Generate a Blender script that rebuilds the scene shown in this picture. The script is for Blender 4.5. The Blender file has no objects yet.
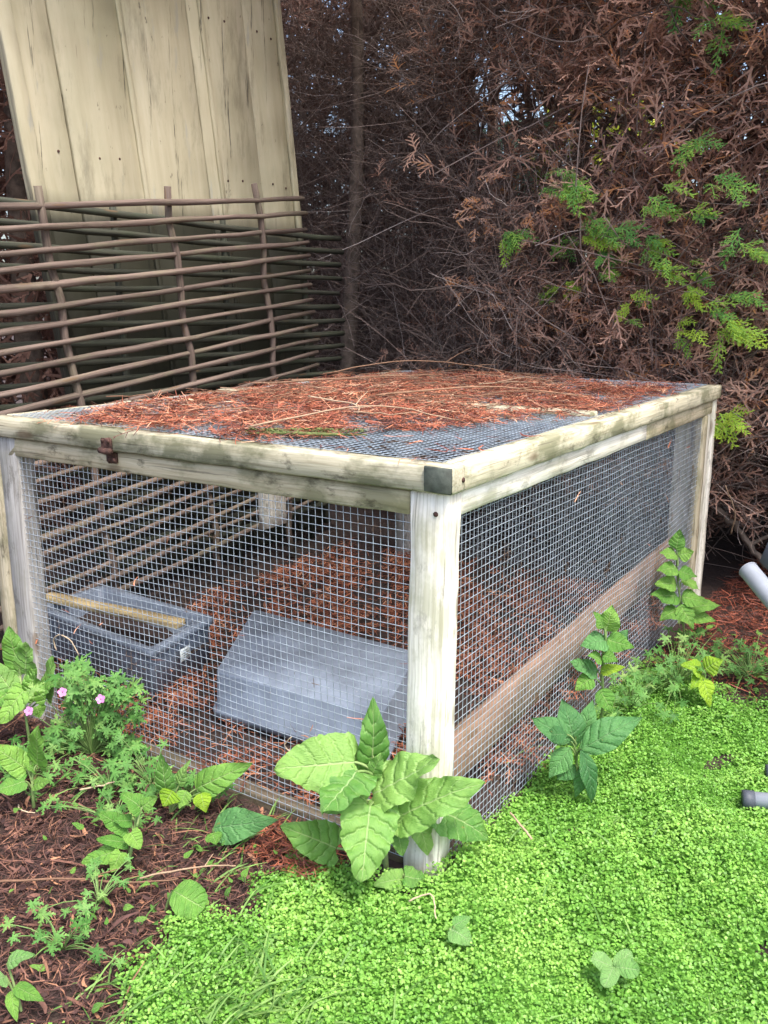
import bpy, math, random
import numpy as np
from mathutils import Vector
R_ = math.radians
random.seed(7); rng = np.random.default_rng(7)
S = bpy.context.scene
COL = S.collection

# ------------------------------------------------------------------ camera
cam = bpy.data.cameras.new("camera"); co = bpy.data.objects.new("camera", cam); COL.objects.link(co)
co.location = (0.6455, -1.1678, 0.9612)
co.rotation_euler = (R_(90 - 13.206), R_(0.0), R_(33.237))
cam.sensor_fit = 'VERTICAL'; cam.sensor_height = 24.0
cam.lens = 24.0 * 877.2 / 1024.0
cam.clip_start = 0.02; cam.clip_end = 400.0
S.camera = co
# ------------------------------------------------------------------ world, sun, exposure
SUN_DIR = Vector((0.85, -0.42, 1.75)).normalized()          # towards the light
w = bpy.data.worlds.new("World"); S.world = w; w.use_nodes = True
nt = w.node_tree; nt.nodes.clear()
wo = nt.nodes.new('ShaderNodeOutputWorld'); bg = nt.nodes.new('ShaderNodeBackground')
sk = nt.nodes.new('ShaderNodeTexSky'); sk.sky_type = 'NISHITA'; sk.sun_disc = False
sk.sun_elevation = math.asin(SUN_DIR.z); sk.sun_rotation = math.atan2(SUN_DIR.x, SUN_DIR.y)
sk.air_density = 1.0; sk.dust_density = 4.0; sk.ozone_density = 1.0
bg.inputs['Strength'].default_value = 0.13
nt.links.new(sk.outputs[0], bg.inputs[0]); nt.links.new(bg.outputs[0], wo.inputs[0])
sl = bpy.data.lights.new("sun", 'SUN'); so = bpy.data.objects.new("sun", sl); COL.objects.link(so)
sl.energy = 1.5; sl.angle = R_(12); sl.color = (1.0, 0.95, 0.88)
so.rotation_euler = (-SUN_DIR).to_track_quat('-Z', 'Y').to_euler(); so.location = (4, -3, 6)
S.view_settings.view_transform = 'Standard'; S.view_settings.look = 'None'
S.view_settings.gamma = 1.0; S.view_settings.exposure = 1.62
S.view_settings.use_curve_mapping = False

# ------------------------------------------------------------------ dimensions of the cage (metres)
W, D, H = 1.166, 1.728, 0.72
PITCH = 0.015

# ------------------------------------------------------------------ tagging
def tag(o, label=None, cat=None, group=None, kind=None):
    if label: o['label'] = label
    if cat: o['category'] = cat
    if group: o['group'] = group
    if kind: o['kind'] = kind
    return o
def empty(name, loc=(0, 0, 0)):
    o = bpy.data.objects.new(name, None); COL.objects.link(o); o.location = loc
    o.empty_display_size = 0.05
    return o
def link(name, me, m, parent=None):
    o = bpy.data.objects.new(name, me); COL.objects.link(o)
    if m: me.materials.append(m)
    if parent is not None:
        o.parent = parent; o.location = -parent.location if parent.type == 'EMPTY' else (0, 0, 0)
    return o

# ------------------------------------------------------------------ numpy mesh helpers
class MB:
    """collects vertices, faces and per-vertex attributes of ONE mesh"""
    def __init__(s): s.v = []; s.f = []; s.c = []; s.g = []; s.n = 0
    def add(s, V, F, c=0.5, g=None):
        V = np.asarray(V, float).reshape(-1, 3); n = len(V)
        s.v.append(V); s.c.append(np.broadcast_to(np.asarray(c, float), (n,)).copy())
        s.g.append(V.copy() if g is None else np.asarray(g, float).reshape(-1, 3))
        F = np.asarray(F) if not isinstance(F, list) else F
        if isinstance(F, list): s.f += [[i + s.n for i in q] for q in F]
        else: s.f.append(F + s.n)
        s.n += n
    def build(s, name, m, parent=None, smooth=False):
        V = np.concatenate(s.v); me = bpy.data.meshes.new(name)
        starts, loops, tot = [], [], 0
        flat, lens = [], []
        for q in s.f:
            if isinstance(q, list): flat.append(np.array(q)); lens.append(np.array([len(q)]))
            else: flat.append(q.reshape(-1)); lens.append(np.full(len(q), q.shape[1]))
        flat = np.concatenate(flat).astype(np.int32); lens = np.concatenate(lens).astype(np.int32)
        me.vertices.add(len(V)); me.vertices.foreach_set('co', V.reshape(-1).astype(np.float32))
        me.loops.add(len(flat)); me.loops.foreach_set('vertex_index', flat)
        me.polygons.add(len(lens))
        st = np.concatenate([[0], np.cumsum(lens)[:-1]]).astype(np.int32)
        me.polygons.foreach_set('loop_start', st)
        try: me.polygons.foreach_set('loop_total', lens)
        except Exception: pass
        if smooth: me.polygons.foreach_set('use_smooth', np.ones(len(lens), bool))
        a = me.attributes.new('col', 'FLOAT', 'POINT'); a.data.foreach_set('value', np.concatenate(s.c).astype(np.float32))
        a = me.attributes.new('g', 'FLOAT_VECTOR', 'POINT'); a.data.foreach_set('vector', np.concatenate(s.g).reshape(-1).astype(np.float32))
        me.update(calc_edges=True); me.validate()
        return link(name, me, m, parent)

def unit(v): return v / np.maximum(np.linalg.norm(v, axis=-1, keepdims=True), 1e-9)
def frames(P):
    T = np.empty_like(P); T[:, 1:-1] = P[:, 2:] - P[:, :-2]; T[:, 0] = P[:, 1] - P[:, 0]; T[:, -1] = P[:, -1] - P[:, -2]
    T = unit(T); ref = np.where(np.abs(T[:, :1, 2:]) > 0.85, np.array([1., 0, 0]), np.array([0, 0, 1.]))
    A = unit(np.cross(T, np.broadcast_to(ref, T.shape))); B = np.cross(T, A)
    return T, A, B
def tubes(mb, P, Rr, sides=4, c=0.5, cap=False):
    """P (n,k,3) polylines, Rr radius (n,k) or scalar"""
    P = np.asarray(P, float); n, k, _ = P.shape; Rr = np.broadcast_to(np.asarray(Rr, float), (n, k))
    T, A, B = frames(P); an = np.arange(sides) * 2 * np.pi / sides
    V = P[:, :, None, :] + Rr[:, :, None, None] * (np.cos(an)[None, None, :, None] * A[:, :, None, :] + np.sin(an)[None, None, :, None] * B[:, :, None, :])
    base = (np.arange(n) * k * sides)[:, None, None]
    i = np.arange(k - 1)[None, :, None] * sides; j = np.arange(sides)[None, None, :]; j2 = (j + 1) % sides
    F = np.stack([base + i + j, base + i + j2, base + i + sides + j2, base + i + sides + j], -1).reshape(-1, 4)
    L = np.concatenate([np.zeros((n, 1)), np.cumsum(np.linalg.norm(P[:, 1:] - P[:, :-1], axis=-1), 1)], 1)
    G = np.stack([np.broadcast_to(L[:, :, None], (n, k, sides)), np.broadcast_to(np.cos(an) * 0.02, (n, k, sides)), np.broadcast_to(np.sin(an) * 0.02, (n, k, sides))], -1)
    G = G + rng.random((n, 1, 1, 3)) * 7
    cc = np.broadcast_to(np.asarray(c, float).reshape(-1, 1), (n, k * sides)) if np.ndim(c) else np.full((n, k * sides), c)
    mb.add(V, F, cc.reshape(-1), G)
    if cap:
        for q in range(n):
            for e in (0, k - 1):
                ring = [int(mb.n - n * k * sides + q * k * sides + e * sides + t) for t in range(sides)]
                mb.f.append(ring if e else ring[::-1])
def ribbons(mb, P, Wd, N, c=0.5):
    """P (n,k,3), half widths (n,k), N (n,3) plane normals"""
    n, k, _ = P.shape
    T = np.empty_like(P); T[:, 1:-1] = P[:, 2:] - P[:, :-2]; T[:, 0] = P[:, 1] - P[:, 0]; T[:, -1] = P[:, -1] - P[:, -2]
    Sd = unit(np.cross(T, np.broadcast_to(N[:, None, :], T.shape)))
    Wd = np.broadcast_to(np.asarray(Wd, float), (n, k))
    V = np.stack([P - Sd * Wd[..., None], P + Sd * Wd[..., None]], 2)
    b = (np.arange(n) * k * 2)[:, None]; i = np.arange(k - 1)[None, :] * 2
    F = np.stack([b + i, b + i + 1, b + i + 3, b + i + 2], -1).reshape(-1, 4)
    cc = np.repeat(np.broadcast_to(np.asarray(c, float).reshape(-1), (n,)), k * 2)
    mb.add(V, F, cc)
def rdir(n): return unit(rng.normal(size=(n, 3)))
def wob(x, y, s=1.0, ph=0.0):
    return (np.sin(x * 3.1 * s + 1.3 + ph) * np.cos(y * 2.7 * s + .4 + ph) + .6 * np.sin(x * 7.3 * s + y * 5.1 * s + ph * 2) + .4 * np.cos(y * 13.7 * s - x * 11.3 * s + ph)) / 2.0

def board(mb, a, b, w_, t_, up=(0, 0, 1), c=0.5, ch=0.003, seg=None, rough=0.0007, warp=0.0):
    """a chamfered plank from a to b; w_ = size across (perp. to up), t_ = size along up"""
    a, b, up = np.array(a, float), np.array(b, float), np.array(up, float)
    L = np.linalg.norm(b - a); T = (b - a) / L; up = up - T * (up @ T); up /= np.linalg.norm(up); Sd = np.cross(T, up)
    seg = seg or max(2, int(L / 0.05)); hw, ht = w_ / 2, t_ / 2
    sec = [(-hw + ch, -ht), (hw - ch, -ht), (hw, -ht + ch), (hw, ht - ch), (hw - ch, ht), (-hw + ch, ht), (-hw, ht - ch), (-hw, -ht + ch)]
    V, G = [], []; off = rng.random(3) * 9; ph = rng.random() * 6
    us = np.linspace(0, 1, seg + 1); us = np.concatenate([[0], us, [1]])
    for q, u in enumerate(us):
        sh = (1 - 1.2 * ch / min(hw, ht)) if q in (0, len(us) - 1) else 1.0
        uu = u
        if q == 1: uu = ch * .8 / L
        if q == len(us) - 2: uu = 1 - ch * .8 / L
        wv = warp * math.sin(math.pi * u + ph * 0)
        for (sx, sy) in sec:
            j = rng.normal(size=2) * rough
            V.append(a + T * (uu * L) + Sd * (sx * sh + j[0]) + up * (sy * sh + j[1] + wv)); G.append((uu * L + off[0], sx + off[1], sy + off[2]))
    F = []
    m = len(us)
    for q in range(m - 1):
        for j in range(8): F.append([q * 8 + j, q * 8 + (j + 1) % 8, q * 8 + 8 + (j + 1) % 8, q * 8 + 8 + j])
    F.append([7 - j for j in range(8)]); F.append([(m - 1) * 8 + j for j in range(8)])
    mb.add(V, F, c, G)

# ------------------------------------------------------------------ materials
def newmat(name):
    m = bpy.data.materials.new(name); m.use_nodes = True; t = m.node_tree; t.nodes.clear()
    o = t.nodes.new('ShaderNodeOutputMaterial'); p = t.nodes.new('ShaderNodeBsdfPrincipled'); t.links.new(p.outputs[0], o.inputs[0])
    return m, t, p, o
def nd(t, ty, **k):
    n = t.nodes.new(ty)
    for a, v in k.items():
        if a in ('inp',):
            for i, q in v.items(): n.inputs[i].default_value = q
        else: setattr(n, a, v)
    return n
def attr(t, name): return nd(t, 'ShaderNodeAttribute', attribute_name=name)
def ramp(t, stops):
    r = nd(t, 'ShaderNodeValToRGB'); e = r.color_ramp.elements
    while len(e) < len(stops): e.new(0.5)
    for q, (p, c) in zip(e, stops): q.position = p; q.color = (*c, 1)
    return r
def noise(t, vec, scale, detail=6, rough=.6, stretch=None):
    if stretch:
        mp = nd(t, 'ShaderNodeMapping'); mp.inputs['Scale'].default_value = stretch; t.links.new(vec, mp.inputs['Vector']); vec = mp.outputs[0]
    n = nd(t, 'ShaderNodeTexNoise'); n.inputs['Scale'].default_value = scale; n.inputs['Detail'].default_value = detail; n.inputs['Roughness'].default_value = rough
    t.links.new(vec, n.inputs['Vector']); return n
def mix(t, fac, a, b, mode='MIX'):
    n = nd(t, 'ShaderNodeMix', data_type='RGBA', blend_type=mode)
    for s, v in ((n.inputs[0], fac), (n.inputs[6], a), (n.inputs[7], b)):
        if hasattr(v, 'is_output'): t.links.new(v, s)
        elif isinstance(v, (int, float)): s.default_value = v
        else: s.default_value = (*v, 1)
    return n.outputs[2]
def math_(t, op, a, b=0.0, clamp=False):
    n = nd(t, 'ShaderNodeMath', operation=op); n.use_clamp = clamp
    for s, v in ((n.inputs[0], a), (n.inputs[1], b)):
        if hasattr(v, 'is_output'): t.links.new(v, s)
        else: s.default_value = v
    return n.outputs[0]
def bump(t, p, h, strength=.4, dist=.002):
    b = nd(t, 'ShaderNodeBump'); b.inputs['Strength'].default_value = strength; b.inputs['Distance'].default_value = dist
    t.links.new(h, b.inputs['Height']); t.links.new(b.outputs[0], p.inputs['Normal'])

def wood(name, light, dark, algae=(0.16, 0.17, 0.06), alg=0.5, dirt=(0.05, 0.045, 0.035), dirt_amt=.5, rough=.8, grain=1.0):
    m, t, p, o = newmat(name); g = attr(t, 'g').outputs['Vector']; c = attr(t, 'col').outputs['Fac']
    n1 = noise(t, g, 6, 8, .65, (0.6, 14 * grain, 14 * grain)); n2 = noise(t, g, 22, 4, .6, (0.25, 9, 9)); n3 = noise(t, g, 7, 5, .65, (1, 1.6, 1.6)); n4 = noise(t, g, 16, 6, .7, (.7, 1.5, 1.5))
    r = ramp(t, [(.34, dark), (.66, light)]); t.links.new(n1.outputs[0], r.inputs[0])
    f2 = ramp(t, [(.36, (.62, .6, .56)), (.52, (1, 1, 1))]); t.links.new(n2.outputs[0], f2.inputs[0])
    base = mix(t, .75, r.outputs[0], f2.outputs[0], 'MULTIPLY')
    fa = ramp(t, [(.52 - .06 * alg, (0, 0, 0)), (.66 - .06 * alg, (1, 1, 1))]); t.links.new(n3.outputs[0], fa.inputs[0])
    base = mix(t, math_(t, 'MULTIPLY', fa.outputs[0], alg), base, algae)
    fd = ramp(t, [(.57, (0, 0, 0)), (.66, (1, 1, 1))]); t.links.new(n4.outputs[0], fd.inputs[0])
    base = mix(t, math_(t, 'MULTIPLY', fd.outputs[0], dirt_amt), base, dirt)
    n5 = noise(t, g, 1.0, 3, .5, (5, 190, 190)); fk = ramp(t, [(.63, (0, 0, 0)), (.68, (1, 1, 1))]); t.links.new(n5.outputs[0], fk.inputs[0]); base = mix(t, math_(t, 'MULTIPLY', fk.outputs[0], .55), base, (.09, .075, .055))
    vo = nd(t, 'ShaderNodeTexVoronoi'); mp = nd(t, 'ShaderNodeMapping'); mp.inputs['Scale'].default_value = (4.5, 14, 14); t.links.new(g, mp.inputs['Vector']); t.links.new(mp.outputs[0], vo.inputs['Vector']); vo.inputs['Scale'].default_value = 1.0
    kn = ramp(t, [(.0, (.8, .8, .8)), (.10, (.6, .6, .6)), (.16, (0, 0, 0))]); t.links.new(vo.outputs['Distance'], kn.inputs[0]); base = mix(t, kn.outputs[0], base, (.12, .075, .04))
    tint = nd(t, 'ShaderNodeMapRange', inp={1: 0, 2: 1, 3: .6, 4: 1.4}); t.links.new(c, tint.inputs[0])
    vm = nd(t, 'ShaderNodeVectorMath', operation='SCALE'); t.links.new(base, vm.inputs[0]); t.links.new(tint.outputs[0], vm.inputs['Scale'])
    t.links.new(vm.outputs[0], p.inputs['Base Color']); p.inputs['Roughness'].default_value = rough; p.inputs['Specular IOR Level'].default_value = .3
    h = math_(t, 'ADD', n1.outputs[0], math_(t, 'MULTIPLY', n2.outputs[0], .6)); bump(t, p, h, .5, .0015)
    return m
M = {}
M['post'] = wood('pale_post_wood', (.76, .74, .68), (.60, .57, .48), (.26, .26, .14), .5, (.10, .09, .06), .45)
M['rail'] = wood('treated_rail_wood', (.60, .545, .40), (.42, .36, .24), (.16, .16, .085), .7, (.06, .05, .03), .7)
M['lid'] = wood('lid_wood', (.58, .55, .42), (.38, .345, .24), (.13, .135, .075), .8, (.05, .045, .03), .7)
M['grey_wood'] = wood('grey_weathered_wood', (.45, .44, .42), (.27, .26, .25), (.16, .17, .10), .3)
M['brown_plank'] = wood('brown_plank_wood', (.36, .23, .16), (.22, .14, .10), (.12, .11, .06), .35)
M['base'] = wood('base_board_wood', (.38, .31, .22), (.20, .15, .10), (.10, .10, .05), .5)
M['slat'] = wood('hazel_rod_bark', (.20, .15, .125), (.080, .058, .048), (.16, .16, .09), .3, (.06, .04, .03), .6, grain=.6)
M['green_slat'] = wood('algae_covered_rod', (.075, .080, .058), (.032, .034, .027), (.05, .065, .035), .5)
M['stick'] = wood('timber_offcut', (.50, .40, .20), (.36, .27, .15), (.30, .24, .12), .4)

def paint_panel():
    m, t, p, o = newmat('flaking_cream_paint'); g = attr(t, 'g').outputs['Vector']
    geo = nd(t, 'ShaderNodeTexCoord').outputs['Object']
    n1 = noise(t, g, 5, 7, .65, (.5, 5, 5)); n2 = noise(t, geo, 9, 8, .7, (1, 1, .25)); n3 = noise(t, geo, 3.2, 5, .6, (1, 1, .6)); n4 = noise(t, geo, 34, 3, .7, (1, 1, .5))
    r = ramp(t, [(.3, (.40, .355, .235)), (.5, (.47, .425, .29)), (.72, (.53, .485, .345))]); t.links.new(n1.outputs[0], r.inputs[0])
    fg = ramp(t, [(.45, (0, 0, 0)), (.75, (.8, .8, .8))]); t.links.new(n3.outputs[0], fg.inputs[0])
    b = mix(t, fg.outputs[0], r.outputs[0], (.33, .315, .20))
    fl = ramp(t, [(.55, (0, 0, 0)), (.68, (.8, .8, .8))]); t.links.new(n2.outputs[0], fl.inputs[0])
    b = mix(t, fl.outputs[0], b, (.22, .20, .13))
    fs = ramp(t, [(.68, (0, 0, 0)), (.73, (1, 1, 1))]); t.links.new(n4.outputs[0], fs.inputs[0])
    b = mix(t, math_(t, 'MULTIPLY', fs.outputs[0], .7), b, (.06, .05, .035))
    n5 = noise(t, geo, 1.0, 6, .75, (26, 26, 1.1)); fk = ramp(t, [(.59, (0, 0, 0)), (.64, (.9, .9, .9))]); t.links.new(n5.outputs[0], fk.inputs[0]); b = mix(t, fk.outputs[0], b, (.05, .045, .03))
    n6 = noise(t, geo, 1.0, 5, .7, (14, 14, 3)); fk = ramp(t, [(.60, (0, 0, 0)), (.68, (.55, .55, .55))]); t.links.new(n6.outputs[0], fk.inputs[0]); b = mix(t, fk.outputs[0], b, (.30, .31, .29))
    # lower boards darkened with painted shade behind the hurdles, tinged with green growth
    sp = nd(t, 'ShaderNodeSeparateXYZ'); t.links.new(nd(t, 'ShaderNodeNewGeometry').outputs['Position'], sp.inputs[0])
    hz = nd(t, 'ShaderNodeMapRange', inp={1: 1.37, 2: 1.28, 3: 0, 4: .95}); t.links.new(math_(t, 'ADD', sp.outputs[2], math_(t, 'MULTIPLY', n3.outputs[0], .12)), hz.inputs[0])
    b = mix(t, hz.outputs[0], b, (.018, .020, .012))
    t.links.new(b, p.inputs['Base Color']); p.inputs['Roughness'].default_value = .65
    bump(t, p, math_(t, 'ADD', n1.outputs[0], n2.outputs[0]), .5, .002)
    return m
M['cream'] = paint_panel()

def flake(name, stops, rough=.85, trans=0.0, spec=.2):
    m, t, p, o = newmat(name); c = attr(t, 'col').outputs['Fac']
    r = ramp(t, stops); t.links.new(c, r.inputs[0])
    n = noise(t, nd(t, 'ShaderNodeTexCoord').outputs['Object'], 60, 3); sc = nd(t, 'ShaderNodeMapRange', inp={1: .25, 2: .75, 3: .75, 4: 1.25}); t.links.new(n.outputs[0], sc.inputs[0])
    vm = nd(t, 'ShaderNodeVectorMath', operation='SCALE'); t.links.new(r.outputs[0], vm.inputs[0]); t.links.new(sc.outputs[0], vm.inputs['Scale'])
    t.links.new(vm.outputs[0], p.inputs['Base Color']); p.inputs['Roughness'].default_value = rough; p.inputs['Specular IOR Level'].default_value = spec
    if trans:
        tr = nd(t, 'ShaderNodeBsdfTranslucent'); t.links.new(vm.outputs[0], tr.inputs[0])
        ms = nd(t, 'ShaderNodeMixShader'); ms.inputs[0].default_value = trans
        t.links.new(p.outputs[0], ms.inputs[1]); t.links.new(tr.outputs[0], ms.inputs[2]); t.links.new(ms.outputs[0], o.inputs[0])
    return m
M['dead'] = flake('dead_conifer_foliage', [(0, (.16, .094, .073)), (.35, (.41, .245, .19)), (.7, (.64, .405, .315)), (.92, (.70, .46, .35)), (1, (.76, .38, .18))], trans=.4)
M['twig'] = flake('bare_twig_bark', [(0, (.055, .042, .036)), (.5, (.20, .15, .13)), (.85, (.34, .27, .245)), (1, (.48, .42, .40))])
M['fresh'] = flake('fresh_conifer_green', [(0, (.06, .17, .05)), (.5, (.18, .40, .10)), (1, (.50, .68, .09))], trans=.4)
M['yellow'] = flake('yellow_green_leaves', [(0, (.14, .22, .02)), (.5, (.40, .48, .05)), (1, (.7, .72, .15))], trans=.4)
M['litter'] = flake('red_brown_conifer_litter', [(0, (.035, .015, .013)), (.3, (.14, .042, .030)), (.6, (.38, .11, .06)), (.85, (.56, .22, .115)), (1, (.62, .42, .28))], rough=.6, spec=.4)
M['inlitter'] = flake('brown_conifer_litter', [(0, (.06, .03, .025)), (.35, (.24, .085, .055)), (.75, (.52, .19, .10)), (1, (.66, .36, .22))])
M['mulch'] = flake('dark_bark_mulch', [(0, (.030, .018, .017)), (.5, (.095, .050, .044)), (.82, (.19, .095, .070)), (1, (.46, .23, .13))])
M['straw'] = flake('dry_twig', [(0, (.14, .075, .05)), (.5, (.27, .165, .105)), (1, (.46, .36, .25))])
M['cover'] = flake('ground_cover_leaf', [(0, (.09, .25, .030)), (.5, (.19, .42, .065)), (1, (.33, .57, .115))], rough=.45, trans=.3, spec=.4)
M['blade'] = flake('grass_blade_green', [(0, (.08, .20, .04)), (1, (.26, .42, .12))], rough=.5, trans=.3)

def leafmat(name, lo, hi, vein=(.45, .6, .25), rough=.33):
    m, t, p, o = newmat(name); g = attr(t, 'g').outputs['Vector']; c = attr(t, 'col').outputs['Fac']
    sp = nd(t, 'ShaderNodeSeparateXYZ'); t.links.new(g, sp.inputs[0]); u, v = sp.outputs[0], sp.outputs[1]
    av = math_(t, 'ABSOLUTE', v)
    n = noise(t, nd(t, 'ShaderNodeTexCoord').outputs['Object'], 45, 5, .6)
    r = ramp(t, [(.3, lo), (.7, hi)]); t.links.new(math_(t, 'ADD', math_(t, 'MULTIPLY', n.outputs[0], .6), math_(t, 'MULTIPLY', c, .4)), r.inputs[0])
    wn = noise(t, g, 5, 3); ph = math_(t, 'ADD', math_(t, 'MULTIPLY', math_(t, 'SUBTRACT', u, math_(t, 'MULTIPLY', av, .20)), 36.0), math_(t, 'MULTIPLY', wn.outputs[0], 4.0))
    sv = math_(t, 'COSINE', ph); fine = noise(t, g, 30, 3)
    side = math_(t, 'SMOOTH_MAX', math_(t, 'MULTIPLY', math_(t, 'SUBTRACT', sv, .86), 5.0), 0.0, True)
    mid = math_(t, 'SUBTRACT', 1.0, math_(t, 'MULTIPLY', av, 18.0), True)
    vv = math_(t, 'MAXIMUM', math_(t, 'MULTIPLY', side, .26), math_(t, 'MULTIPLY', mid, .75))
    colr = mix(t, vv, r.outputs[0], vein)
    t.links.new(colr, p.inputs['Base Color']); p.inputs['Roughness'].default_value = rough; p.inputs['Specular IOR Level'].default_value = .45
    h = math_(t, 'SUBTRACT', math_(t, 'MULTIPLY', fine.outputs[0], .8), math_(t, 'MULTIPLY', math_(t, 'MAXIMUM', math_(t, 'POWER', math_(t, 'MAXIMUM', sv, 0), 3.0), mid), 1.0)); bump(t, p, h, .6, .005)
    sp2 = noise(t, nd(t, 'ShaderNodeTexCoord').outputs['Object'], 70, 3, .6); fs = ramp(t, [(.70, (0, 0, 0)), (.74, (.7, .7, .7))]); t.links.new(sp2.outputs[0], fs.inputs[0]); colr = mix(t, fs.outputs[0], colr, (.30, .27, .08)); t.links.new(colr, p.inputs['Base Color'])
    tr = nd(t, 'ShaderNodeBsdfTranslucent'); t.links.new(colr, tr.inputs[0]); ms = nd(t, 'ShaderNodeMixShader'); ms.inputs[0].default_value = .28
    t.links.new(p.outputs[0], ms.inputs[1]); t.links.new(tr.outputs[0], ms.inputs[2]); t.links.new(ms.outputs[0], o.inputs[0])
    return m
M['leaf_bright'] = leafmat('broad_leaf_bright', (.105, .275, .05), (.25, .45, .105), (.50, .66, .30))
M['leaf_mid'] = leafmat('broad_leaf_mid', (.11, .29, .045), (.24, .46, .08))
M['leaf_dark'] = leafmat('broad_leaf_dark', (.06, .19, .06), (.13, .33, .10), (.22, .38, .18), .35)
M['leaf_lime'] = leafmat('broad_leaf_lime', (.20, .38, .02), (.36, .55, .04))
M['leaf_pale'] = leafmat('broad_leaf_pale', (.16, .36, .09), (.27, .46, .16), (.5, .62, .36))
M['stem'] = flake('plant_stem', [(0, (.10, .20, .05)), (1, (.30, .38, .16))], rough=.5)

def simple(name, colr, rough=.5, metal=0., var=.15, scale=20, bumpy=0.0, spots=None):
    m, t, p, o = newmat(name); oc = nd(t, 'ShaderNodeTexCoord').outputs['Object']; n = noise(t, oc, scale, 6, .65)
    a = tuple(x * (1 - var) for x in colr); b = tuple(min(1, x * (1 + var)) for x in colr)
    r = ramp(t, [(.35, a), (.65, b)]); t.links.new(n.outputs[0], r.inputs[0]); base = r.outputs[0]
    if spots:
        n2 = noise(t, oc, spots[1], 3, .7); f = ramp(t, [(spots[2], (0, 0, 0)), (spots[2] + .05, (1, 1, 1))]); t.links.new(n2.outputs[0], f.inputs[0]); base = mix(t, f.outputs[0], base, spots[0])
    t.links.new(base, p.inputs['Base Color']); p.inputs['Roughness'].default_value = rough; p.inputs['Metallic'].default_value = metal
    if bumpy: bump(t, p, n.outputs[0], bumpy, .002)
    return m
M['wire'] = simple('galvanised_wire', (.37, .43, .49), .5, .3, .25, 30, 0.0, ((.19, .14, .11), 16, .63))
M['plastic'] = simple('grey_blue_plastic', (.20, .24, .30), .45, 0, .28, 7, .1, ((.52, .52, .50), 110, .70))
M['rust'] = simple('rusty_iron', (.075, .036, .028), .85, .2, .5, 90, .5)
M['bracket'] = simple('dark_grey_green_plate', (.060, .072, .058), .7, .1, .35, 60, .4)
M['tagwhite'] = simple('pale_sticker', (.72, .78, .76), .5, 0, .06, 40)
M['tagink'] = simple('grey_ink', (.25, .28, .28), .6)
M['tubewhite'] = simple('light_grey_plastic_tube', (.31, .34, .39), .35, 0, .08)
M['rubber'] = simple('dark_rubber', (.06, .07, .09), .6)
M['sling'] = simple('slate_grey_fabric', (.16, .18, .23), .8, 0, .1, 200)
M['bark'] = simple('grey_brown_bark', (.16, .125, .10), .9, 0, .45, 22, .8)
M['redbark'] = simple('red_brown_bark', (.22, .085, .06), .9, 0, .4, 22, .8)
M['peach'] = simple('peach_painted_post', (.80, .52, .38), .6)
M['teal'] = simple('teal_painted_boards', (.22, .42, .34), .6, 0, .3, 8)
M['pink'] = simple('pink_petal', (.60, .22, .50), .5, 0, .1)
M['slug'] = simple('moss_green', (.12, .15, .045), .9, 0, .4, 60, .6)

def soil():
    m, t, p, o = newmat('soil'); oc = nd(t, 'ShaderNodeTexCoord').outputs['Object']
    n1 = noise(t, oc, 4, 8, .7); n2 = noise(t, oc, 55, 5, .7)
    r = ramp(t, [(.3, (.022, .015, .013)), (.55, (.055, .034, .028)), (.75, (.10, .06, .042))]); t.links.new(n2.outputs[0], r.inputs[0])
    t.links.new(mix(t, .5, r.outputs[0], (.05, .033, .027)), p.inputs['Base Color']); p.inputs['Roughness'].default_value = .95
    bump(t, p, math_(t, 'ADD', n1.outputs[0], n2.outputs[0]), .8, .01)
    return m
M['soil'] = soil()

# ================================================================== GROUND
def gh(x, y):            # height of the soil
    return 0.010 * wob(x, y, 1.6) - 0.012
def build_ground():
    xs = np.unique(np.concatenate([np.linspace(-60, -3.5, 14), np.linspace(-3.5, 2.5, 121), np.linspace(2.5, 60, 14)]))
    ys = np.unique(np.concatenate([np.linspace(-60, -2.5, 14), np.linspace(-2.5, 4.5, 141), np.linspace(4.5, 60, 14)]))
    X, Y = np.meshgrid(xs, ys, indexing='ij'); Z = gh(X, Y)
    V = np.stack([X, Y, Z], -1).reshape(-1, 3); ny = len(ys)
    i = np.arange(len(xs) - 1)[:, None] * ny + np.arange(ny - 1)[None, :]
    F = np.stack([i, i + ny, i + ny + 1, i + 1], -1).reshape(-1, 4)
    mb = MB(); mb.add(V, F); o = mb.build('ground', M['soil'], smooth=True)
    tag(o, 'dark bare soil under the cage and hedge', 'ground', kind='structure')
build_ground()

# ---- where the ground cover grows
def cover_density(x, y):
    edge = -0.285 + 0.035 * np.sin(y * 21) + 0.03 * np.sin(y * 47 + 1)            # edge to the mulch
    d = np.clip((x - edge) / 0.05, 0, 1)
    d = np.where(y > -0.03, np.clip((x + 0.020) / 0.03, 0, 1), d)
    d *= np.where((y < -0.0) & (y > -0.12) & (x < -.02), np.clip((-.05 - y) / .05 + (x + .28) * .4, 0, 1), 1)
    top = 1.17 - 0.15 * x + 0.06 * np.sin(x * 17)
    d *= np.clip((top - y) / 0.16, 0, 1)
    b1 = np.exp(-(((x - .30 - .35 * (y - .69)) / .035) ** 2 + ((y - .70) / .10) ** 2))     # bare brown patches
    b2 = np.exp(-(((x - .13) / .05) ** 2 + ((y - .27) / .03) ** 2)); b3 = np.exp(-(((x - .50) / .04) ** 2 + ((y - .12) / .03) ** 2)) * .7
    b5 = np.clip(wob(x, y, 6.5, 4.) - .62, 0, 1) * 1.8; b4 = b5 * .5
    d *= 1 - np.clip(b1 * .75 + b2 * .6 + b3 + b4, 0, .97)
    return d
def cover_height(x, y):
    return 0.012 + 0.020 * (wob(x, y, 3.2) + .6) + 0.009 * wob(x, y, 12., 2.)
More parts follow.
